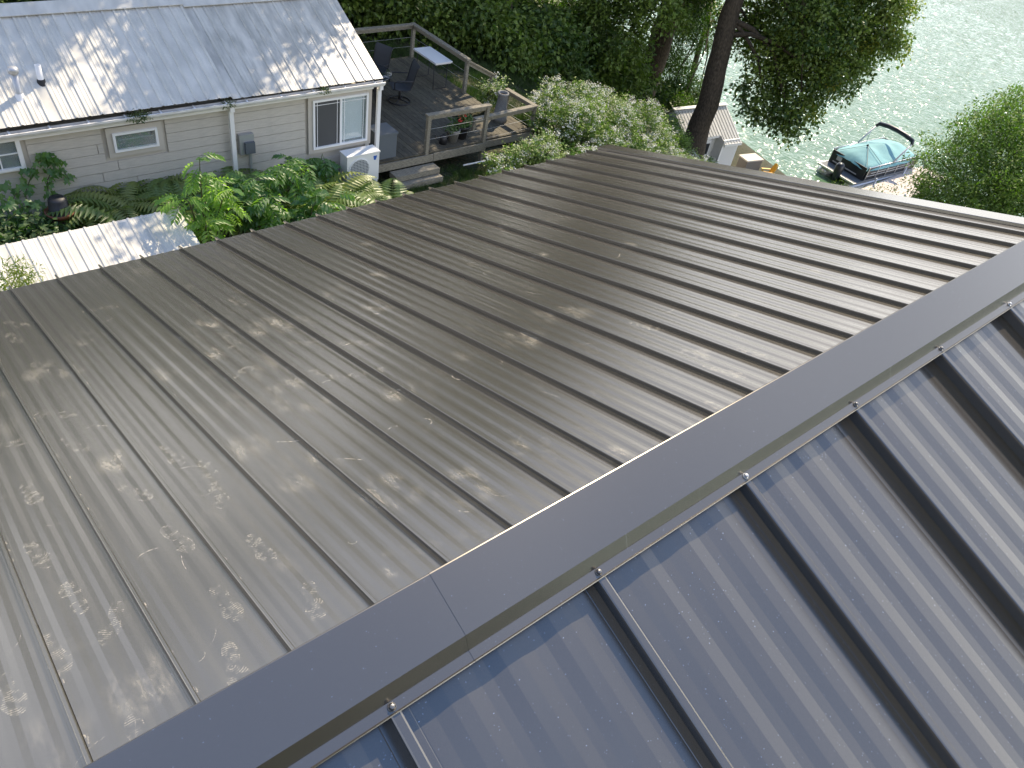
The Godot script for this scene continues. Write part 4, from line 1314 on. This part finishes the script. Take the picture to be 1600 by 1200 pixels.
	# the tree at the right edge
	tree("willow_tree", "fine-leaved light green tree at the right edge above the far roof corner", "", [Vector3(25.2, -4.3, -5.8), Vector3(25.1, -2, -5.8), Vector3(25.0, 1.0, -5.9)], [0.24, 0.2, 0.1],
		[[24.8, 1.4, -6.9, 1.5], [25.1, 2.2, -7.0, 1.1], [24.5, 1.2, -5.7, 1.5], [24.0, 0.7, -6.9, 1.2], [24.4, 1.0, -7.9, 0.8], [25.7, 2.5, -7.0, 0.7], [23.7, 0.2, -7.4, 0.65], [23.4, 0.2, -6.8, 0.63], [23.7, 0.6, -5.9, 1.06], [25.2, 1.7, -7.7, 0.7], [25.4, 2.2, -5.8, 1.8], [24.2, 1.3, -4.7, 1.69], [22.9, 0.0, -6.0, 1.04], [23.1, -0.2, -4.9, 1.24], [25.4, 1.6, -4.3, 1.97], [24.1, 0.2, -8.0, 0.4], [25.7, 2.9, -7.3, 0.4], [25.2, -1.5, -6.0, 2.0], [24.0, -2.0, -7.0, 1.4]],
		clump(22, 0.26, 0.085, 0.034, 104), 150.0, Color(0.10, 0.17, 0.03), Color(0.30, 0.38, 0.09), M.leaf_bright, 0.3, 0.9)
	for b in [[26.5, -1.6, -9.7, 0.55, "small pale green bush below the boat's bow beside the willow"], [25.75, -1.75, -10.95, 0.28, "tiny leafy twig above the roof edge below the boat's stern"]]:
		var t := thing("small_bush", b[4], "bush", Vector3(b[0], ground_y(b[0], b[2]), b[2]))
		var s := new_st(true)
		tube(s, [V0, Vector3(0.1, 0.5 * (b[1] - t.position.y), 0.05), Vector3(0, b[1] - t.position.y, 0)], [0.04, 0.03, 0.01], 6)
		part(t, "stem", done(s), M.bark)
		scatter(t, "crown", cb, M.leaf_bright, [[b[0], b[1], b[2], b[3]], [b[0] - 0.2, b[1] - 0.5, b[2] + 0.3, b[3] * 1.2]], 90.0, Color(0.08, 0.12, 0.03), Color(0.18, 0.24, 0.06), 0.5, 0.9)
	# the wood behind everything, one mass
	var bl2 := []
	rng.seed = 300
	for i in 520:
		var x := rng.randf_range(-12, 33.5)
		var z := rng.randf_range(-52, -23.5 if x > 9 and x < 24 else -20.5)
		if x > 23.5 + (z + 22) * -0.12 and rng.randf() < 0.6: continue
		var g := ground_y(x, z)
		var far := clampf((-z - 22) / 22, 0, 1)
		bl2.append([x, g + rng.randf_range(0.2, 1.6 + (8.0 * far if x < 24 else 0.6)), z, rng.randf_range(0.7, 1.7)])
	# the wood goes on round the house, on the landward side
	var bl3 := []
	for i in 150:
		var an := rng.randf_range(0.42, 1.12) * PI
		var dd := rng.randf_range(19.0, 34.0)
		bl3.append([cos(an) * dd * 1.05 - 2.0, rng.randf_range(1.5, 6.0 + dd * 0.33), sin(an) * dd - 2.0 if an < PI else sin(an) * dd * 1.2, rng.randf_range(1.6, 2.8)])
	tag(scatter(self, "woodland", clump(30, 0.9, 0.34, 0.24, 105), M.leaf, bl3, 30.0, d1, d2, 0.8, 1.6), "wood on the landward side of the dark roofed house", "woodland", "", "stuff")
	for i in 46:
		var x := rng.randf_range(14.8, 26.0)
		var z := rng.randf_range(-24.5, -20.6)
		bl2.append([x, ground_y(x, z) + rng.randf_range(0.2, 1.5), z, rng.randf_range(0.5, 1.0)])
	tag(scatter(self, "woodland", cs, M.leaf, bl2, 75.0, d1, d2, 0.8, 1.5), "dense dark woodland undergrowth beyond the deck", "woodland", "", "stuff")
	var s3 := new_st(true)
	for i in 46:
		var x := rng.randf_range(-6, 30)
		var z := rng.randf_range(-50, -27)
		var b: Vector3 = Vector3(x, ground_y(x, z) - 0.1, z)
		tube(s3, [b, b + Vector3(rng.randf_range(-0.3, 0.3), 5, 0), b + Vector3(rng.randf_range(-0.6, 0.6), 12, 0)], [rng.randf_range(0.1, 0.25), 0.12, 0.05], 8)
	tag(part(self, "distant_trunks", done(s3), M.bark), "many thin dark trunks in the wood beyond the deck", "tree trunks", "", "stuff")
	# the next house glimpsed through the trees
	var o := thing("distant_house", "pale house with a fenced porch glimpsed through the trees beyond the deck", "house", Vector3(29.5, -3.2, -34.5))
	bp(o, "wall", Vector3(0, 1.2, -3), Vector3(7, 3.4, 4), M.trim)
	bp(o, "porch", Vector3(-1.5, 0.5, 0.2), Vector3(5, 0.9, 2.2), M.trim)
	for k in 26:
		bp(o, "baluster", Vector3(-3.9 + k * 0.19, 1.35, 1.25), Vector3(0.05, 0.8, 0.05), M.lumber)
	bp(o, "porch_rail", Vector3(-1.5, 1.77, 1.25), Vector3(5, 0.06, 0.09), M.lumber)
	var s4 := new_st()
	sweep(s4, [Vector2(-5.4, 2.9), Vector2(-0.6, 2.9), Vector2(-3, 4.4)], Vector3(-3.7, 0, 0), Vector3(3.7, 0, 0), Vector3(0, 0, 1), Vector3.UP)
	part(o, "roof", done(s4), M.roof_grey)
	o = thing("stucco_pillar", "tan stucco pillar standing among the trees at the top edge", "pillar", Vector3(23.0, -2.0, -27.5))
	bp(o, "shaft", Vector3(0, 1.3, 0), Vector3(0.6, 2.9, 0.5), M.trim)
	bp(o, "capstone", Vector3(0, 2.8, 0), Vector3(0.75, 0.12, 0.62), M.stone)

# ------------------------------------------------ smaller plants
func compound_leaf(l: float, pairs: int, ll: float, lw: float, droop: float) -> ArrayMesh:
	var s := new_st()
	var p := V0
	var pts := [p]
	for i in pairs + 1:
		var t := float(i) / (pairs + 1)
		p += Vector3(0, 0.35 - droop * t, -1).normalized() * l / (pairs + 1)
		pts.append(p)
		if i == 0: continue
		for sx in [-1, 1]:
			var d: Vector3 = Vector3(sx * 1.0, -0.35 - 0.3 * t, -0.45).normalized()
			var k := (0.75 + 0.5 * sin(PI * t)) * rng.randf_range(0.9, 1.1)
			leaf(s, p, d, Vector3(sx * 0.2, 1, 0.1).normalized(), ll * k, lw * k)
	leaf(s, p, Vector3(0, -0.6, -1).normalized(), Vector3.UP, ll, lw)
	var rr := []
	for i in pts.size(): rr.append(0.004)
	tube(s, pts, rr, 4)
	return done(s)

func frond(l: float, sd: int) -> ArrayMesh:
	rng.seed = sd
	var s := new_st()
	var p := V0
	var n := 20
	var bend := rng.randf_range(1.0, 1.5)
	var last := p
	for i in n:
		var t := float(i) / n
		var d: Vector3 = Vector3(0, 1.25 - (1.25 + bend * 0.75) * t, -0.55 - 0.5 * t).normalized()
		last = p
		p += d * l / n
		var w := l * 0.26 * sin(PI * pow(clampf(t * 0.93 + 0.1, 0, 1), 0.7)) + 0.01
		if i > 1:
			for sx in [-1, 1]:
				leaf(s, p, (Vector3(sx, 0, 0) + d * 0.45 + Vector3(0, -0.15, 0)).normalized(), d.cross(Vector3(1, 0, 0)) * -1.0, w, l * 0.055)
		tri(s, last + Vector3(-0.004, 0, 0), last + Vector3(0.004, 0, 0), p)
	return done(s)

func solid_leaf(c: Color, back: Color) -> StandardMaterial3D:
	var m := leaf_mat(back, 0.42)
	m.vertex_color_use_as_albedo = false
	m.albedo_color = c.linear_to_srgb()
	return m

func sapling(called: String, label: String, base: Vector3, tips: Array, leaves: Array, meshes: Array, mats: Array) -> void:
	var o := thing(called, label, "shrub", base)
	for tip in tips:
		var t: Vector3 = tip - base
		var s := new_st(true)
		var pts := [V0, t * 0.35 + Vector3(0, 0.18 * t.length() * 0.4, 0), t * 0.7 + Vector3(0, 0.12 * t.length(), 0), t]
		tube(s, pts, [0.022, 0.016, 0.011, 0.005], 6)
		part(o, "stem", done(s), M.stem)
		var n: int = leaves[0]
		for i in n:
			var f := pow((i + 0.7) / n, 0.75)
			var q: Vector3 = pts[1].lerp(pts[2], f * 2) if f < 0.5 else pts[2].lerp(pts[3], f * 2 - 1)
			var p := part(o, "compound_leaf", meshes[rng.randi() % meshes.size()], mats[rng.randi() % mats.size()])
			var k := rng.randf_range(0.75, 1.15)
			p.transform = Transform3D(Basis.from_euler(Vector3(rng.randf_range(-0.5, 0.35), rng.randf() * TAU, rng.randf_range(-0.3, 0.3))).scaled(Vector3.ONE * k), q)

func plants() -> void:
	rng.seed = 400
	var cl := []
	for i in 3: cl.append(compound_leaf(0.44, 6, 0.14, 0.056, 1.5 + 0.4 * i))
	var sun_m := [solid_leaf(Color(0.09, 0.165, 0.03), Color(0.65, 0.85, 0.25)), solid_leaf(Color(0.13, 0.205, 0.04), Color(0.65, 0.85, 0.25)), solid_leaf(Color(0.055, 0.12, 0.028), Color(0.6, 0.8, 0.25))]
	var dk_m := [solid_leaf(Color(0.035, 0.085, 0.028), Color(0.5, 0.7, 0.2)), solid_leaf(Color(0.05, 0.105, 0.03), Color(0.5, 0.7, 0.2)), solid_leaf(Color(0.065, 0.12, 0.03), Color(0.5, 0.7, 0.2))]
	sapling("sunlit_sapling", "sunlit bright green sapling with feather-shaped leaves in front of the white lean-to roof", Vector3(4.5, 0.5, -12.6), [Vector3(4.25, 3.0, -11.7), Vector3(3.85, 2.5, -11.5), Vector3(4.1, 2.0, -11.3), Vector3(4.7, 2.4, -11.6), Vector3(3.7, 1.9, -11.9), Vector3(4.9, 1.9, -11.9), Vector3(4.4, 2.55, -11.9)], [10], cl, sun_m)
	var big := []
	for i in 2: big.append(compound_leaf(0.40, 4, 0.16, 0.085, 1.2 + 0.3 * i))
	for b in [[5.6, -12.9, 1.6, "dark green leafy shrub left of the downpipe below the cottage wall"], [6.3, -13.5, 1.75, "dark leafy shrub in front of the meter box"], [6.6, -12.7, 1.3, "low dark shrub in front of the ferns near the dark eave"], [5.2, -13.4, 1.9, "shrub beside the sunlit sapling, in its shade"], [7.72, -14.2, 1.2, "thin dark rose-like bush left of the air conditioner"]]:
		var g := ground_y(b[0], b[1])
		var tips := []
		for i in 6: tips.append(Vector3(b[0] + rng.randf_range(-0.6, 0.6) * (0.25 if b[0] > 7.5 else 1.0), b[2] * rng.randf_range(0.7, 1.05), b[1] + rng.randf_range(-0.35, 0.6) * (0.12 if b[0] > 7.5 else 1.0)))
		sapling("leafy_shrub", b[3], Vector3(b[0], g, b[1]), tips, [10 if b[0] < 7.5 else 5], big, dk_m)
	# ferns along the wall
	var fr := [frond(1.45, 1), frond(1.25, 2), frond(1.6, 3)]
	var fm := [solid_leaf(Color(0.10, 0.145, 0.032), Color(0.5, 0.6, 0.2)), solid_leaf(Color(0.15, 0.175, 0.045), Color(0.5, 0.6, 0.2)), solid_leaf(Color(0.08, 0.13, 0.03), Color(0.5, 0.6, 0.2))]
	var ferns := [[3.4, -14.1, "leftmost fern by the cottage wall, next to the clay saucer"], [3.5, -13.5, "low fern second from the clay saucer"], [3.75, -14.1, "fern below the left end of the small window"], [4.2, -14.1, "tall fern under the small dark window"], [4.35, -13.6, "fern in front of the tall fern under the small window"], [4.85, -14.0, "fern right of the small window, beside the sapling"], [5.4, -14.1, "fern against the wall left of the white downpipe"], [7.0, -13.9, "fern left of the large window"], [7.35, -13.4, "fern in front of the large window's left edge"], [7.7, -13.3, "fern under the large window"], [8.15, -12.9, "fern left of the air conditioner"], [8.75, -12.85, "fern right in front of the air conditioner"], [7.0, -13.1, "lowest fern near the dark roof edge, left of the air conditioner"], [8.0, -12.9, "fern nearest the dark eave in front of the air conditioner"]]
	for f in ferns:
		var o := thing("fern", f[2], "fern", Vector3(f[0], ground_y(f[0], f[1]) - 0.02, f[1]), 0.0, "ferns along the cottage wall")
		for i in 15:
			var p := part(o, "frond", fr[rng.randi() % 3], fm[rng.randi() % 3])
			p.transform = Transform3D(Basis.from_euler(Vector3(rng.randf_range(-0.45, 0.2), TAU * i / 15 + rng.randf_range(-0.25, 0.25), 0)).scaled(Vector3.ONE * rng.randf_range(0.8, 1.15)), V0)
	# vine at the left
	var gl := grape_leaf()
	var v := thing("grape_vine", "grape vine with broad leaves climbing the wall under the grid window", "vine", Vector3(2.0, 0.7, -14.2))
	for path in [[Vector3(2.0, 0.7, -14.2), Vector3(2.1, 1.5, -14.3), Vector3(2.4, 1.95, -14.42), Vector3(2.7, 2.05, -14.42)], [Vector3(2.3, 0.7, -14.1), Vector3(2.5, 1.6, -14.4), Vector3(2.75, 1.95, -14.42), Vector3(2.85, 1.55, -14.40)], [Vector3(1.6, 0.7, -14.0), Vector3(1.7, 1.3, -14.0), Vector3(1.9, 1.6, -14.1), Vector3(2.2, 1.7, -14.2)], [Vector3(1.4, 0.7, -13.8), Vector3(1.5, 1.3, -13.7), Vector3(1.8, 1.5, -13.7), Vector3(2.1, 1.3, -13.8)]]:
		var s := new_st(true)
		var pts := []
		for q in path: pts.append(q - v.position)
		tube(s, pts, [0.012, 0.010, 0.008, 0.004], 6)
		part(v, "stem", done(s), M.stem)
		for i in 34:
			var t := rng.randf() * 2.999
			var c: Vector3 = pts[int(t)].lerp(pts[int(t) + 1], t - int(t)) + rnd_dir() * (0.24 if path[3].x < 2.3 else 0.09)
			c.z = maxf(c.z, -14.44 - v.position.z)
			var p := part(v, "vine_leaf", gl, dk_m[rng.randi() % 3] if rng.randf() < 0.8 else sun_m[2])
			p.transform = Transform3D(Basis.from_euler(Vector3(rng.randf_range(0.2, 1.1), rng.randf_range(-0.9, 0.9), rng.randf_range(-0.6, 0.6))).scaled(Vector3.ONE * rng.randf_range(0.7, 1.25)), c)
	var hm := clump(16, 0.20, 0.12, 0.08, 111)
	var hd := thing("leafy_bush", "dark leafy plants below the vine at the left edge", "bush", Vector3(1.6, 0.75, -13.4))
	scatter(hd, "leaves", hm, M.leaf, [[1.7, 1.15, -13.5, 0.5], [1.1, 1.3, -13.4, 0.6], [2.2, 1.0, -13.4, 0.4], [0.5, 1.3, -13.4, 0.6], [2.0, 0.95, -13.0, 0.4], [1.3, 1.0, -12.9, 0.5]], 170.0, Color(0.035, 0.07, 0.02), Color(0.07, 0.13, 0.035))
	var s5 := new_st(true)
	for i in 9: tube(s5, [Vector3(rng.randf_range(-1, 0.5), -0.1, rng.randf_range(-0.1, 0.4)), Vector3(rng.randf_range(-1, 0.5), 0.6, rng.randf_range(-0.1, 0.3))], [0.012, 0.005], 5)
	part(hd, "stem", done(s5), M.stem)
	var fe := thing("feathery_shrub", "feathery yellow-green shrub at the left edge above the lean-to roof", "shrub", Vector3(0.75, 0.2, -8.9))
	s5 = new_st(true)
	for i in 6: tube(s5, [V0, Vector3(0.05 * i - 0.1, 1.2, -0.2), Vector3(0.1 * i - 0.2, 3.0 - 0.1 * i, -0.75 + 0.05 * i)], [0.02, 0.014, 0.004], 6)
	part(fe, "stem", done(s5), M.stem)
	scatter(fe, "leaves", clump(22, 0.14, 0.085, 0.014, 112), M.leaf_bright, [[0.95, 2.75, -9.7, 0.32], [0.7, 2.5, -9.6, 0.4], [1.15, 3.0, -9.8, 0.2], [0.5, 2.8, -9.6, 0.4]], 420.0, Color(0.12, 0.17, 0.02), Color(0.30, 0.32, 0.04), 0.7, 1.3, 0.9)
	# weeds growing in the gutter
	for g in [[4.18, "weed growing in the gutter above the small dark window", 0.13], [5.85, "weed growing in the gutter beside the downpipe", 0.07], [7.9, "small weeds in the gutter above the large window", 0.08]]:
		var w := thing("gutter_weed", g[1], "weed", Vector3(g[0], 2.55, -14.34))
		scatter(w, "leaves", clump(12, 0.05, 0.05, 0.02, 113), M.leaf, [[g[0], 2.58, -14.33, g[2]], [g[0] + g[2] * 1.2, 2.57, -14.33, g[2] * 0.7], [g[0] - g[2] * 1.1, 2.57, -14.33, g[2] * 0.6]], 1500.0, Color(0.06, 0.09, 0.02), Color(0.13, 0.17, 0.05))
	# white flowered shrubs on the bank
	var sh := clump(16, 0.17, 0.075, 0.042, 121)
	var fl := clump(16, 0.07, 0.034, 0.028, 122)
	var bushes := [[12.2, -13.3, 0.5, 0.7, "low flowering bush just right of the timber steps"], [13.1, -13.6, 0.8, 1.0, "flowering bush under the deck's front corner post"], [13.9, -13.2, 0.8, 1.0, "bright flowering bush below the landing near the dark eave"], [15.2, -14.4, 0.95, 1.3, "flowering bush right of the stair landing"], [16.2, -15.4, 1.0, 1.4, "flowering bush behind the stair landing"], [15.5, -13.0, 0.9, 1.2, "flowering bush in the middle of the bank near the roof edge"], [16.9, -14.2, 1.0, 1.5, "large flowering bush in the middle of the bank"], [17.9, -15.6, 1.0, 1.6, "tall white-tipped flowering bush far up the bank, left of the trunks"], [18.4, -14.4, 1.0, 1.6, "flowering bush below the broad rough trunk"], [17.2, -12.6, 0.9, 1.3, "yellow-green flowering bush at the roof's far corner"], [18.6, -13.0, 0.9, 1.2, "sunlit flowering bush just right of the roof's far corner"], [19.7, -13.4, 0.8, 1.0, "pale flowering bush between the far corner and the leaning trunk"], [20.8, -14.0, 0.8, 0.9, "flowering bush at the foot of the leaning trunk"], [19.6, -15.6, 1.0, 1.4, "flowering bush between the two big trunks"], [21.5, -15.6, 0.9, 1.2, "dark bush left of the white shed roof"], [22.4, -14.0, 0.5, 0.6, "small leafy bush in front of the shed door"], [14.6, -16.9, 0.5, 0.9, "flowering bush beyond the stair rail"]]
	for i in bushes.size():
		var b: Array = bushes[i]
		var g := ground_y(b[0], b[1])
		var o := thing("flowering_bush", b[4], "bush", Vector3(b[0], g, b[1]), 0.0, "white flowered bushes on the bank")
		var s := new_st(true)
		var bl := []
		for k in 8:
			var an := rng.randf() * TAU
			var rr: float = b[2] * sqrt(rng.randf()) * 0.85
			var p: Vector3 = Vector3(cos(an) * rr, b[3] * rng.randf_range(0.5, 0.95), sin(an) * rr)
			bl.append([b[0] + p.x, g + p.y, b[1] + p.z, b[2] * rng.randf_range(0.36, 0.52)])
			tube(s, [V0, p * 0.5 + Vector3(0, 0.1, 0), p], [0.014, 0.01, 0.004], 5)
		part(o, "stems", done(s), M.stem)
		scatter(o, "leaves", sh, M.leaf_bright if i % 3 != 1 else M.leaf, bl, 230.0, Color(0.075, 0.135, 0.025), Color(0.28, 0.35, 0.085), 0.6, 1.35, 0.85)
		if i not in [14, 15]:
			var fb := []
			for q in bl: fb.append([q[0], q[1] + q[3] * 0.22, q[2], q[3] * 0.95])
			scatter(o, "flowers", fl, M.petal, fb, 130.0 if i > 2 else 90.0, Color(0.60, 0.59, 0.46), Color(0.85, 0.84, 0.76), 0.7, 1.3, 0.8, "stuff", 0.2)
	# grass
	var gs := new_st()
	rng.seed = 500
	for i in 14:
		var a := rng.randf() * TAU
		var p: Vector3 = Vector3(rng.randf_range(-0.12, 0.12), 0, rng.randf_range(-0.12, 0.12))
		var d: Vector3 = Vector3(cos(a), 0, sin(a)) * 0.006
		var tip := p + Vector3(rng.randf_range(-0.06, 0.06), rng.randf_range(0.07, 0.16), rng.randf_range(-0.06, 0.06))
		tri(gs, p - d, p + d, tip)
	var gb := []
	for i in 900:
		var x := rng.randf_range(8.6, 24.0)
		var z := rng.randf_range(-24.0, -11.0)
		if x < 9.2 and z < -14.4: continue
		if x < 15.0 and z < -14.2 and z > -20.0 and x > 9.2 and not (x > 13.9 and z < -17.1): continue
		gb.append([x, ground_y(x, z), z, 0.42])
	tag(scatter(self, "grass", done(gs), M.leaf, gb, 150.0, Color(0.035, 0.065, 0.015), Color(0.085, 0.13, 0.03), 0.7, 1.3, 0.05), "rough green grass on the lawn between the deck and the bank", "grass", "", "stuff")

func grape_leaf() -> ArrayMesh:
	var s := new_st()
	var rim := []
	for i in 11:
		var a := lerpf(-2.5, 2.5, i / 10.0)
		var r := 0.085 if i % 2 == 0 else 0.058
		rim.append(Vector3(sin(a) * r, -0.012 + 0.01 * cos(a * 2), -cos(a) * r * 1.05))
	for i in 10:
		tri(s, V0, rim[i + 1], rim[i])
	return done(s)
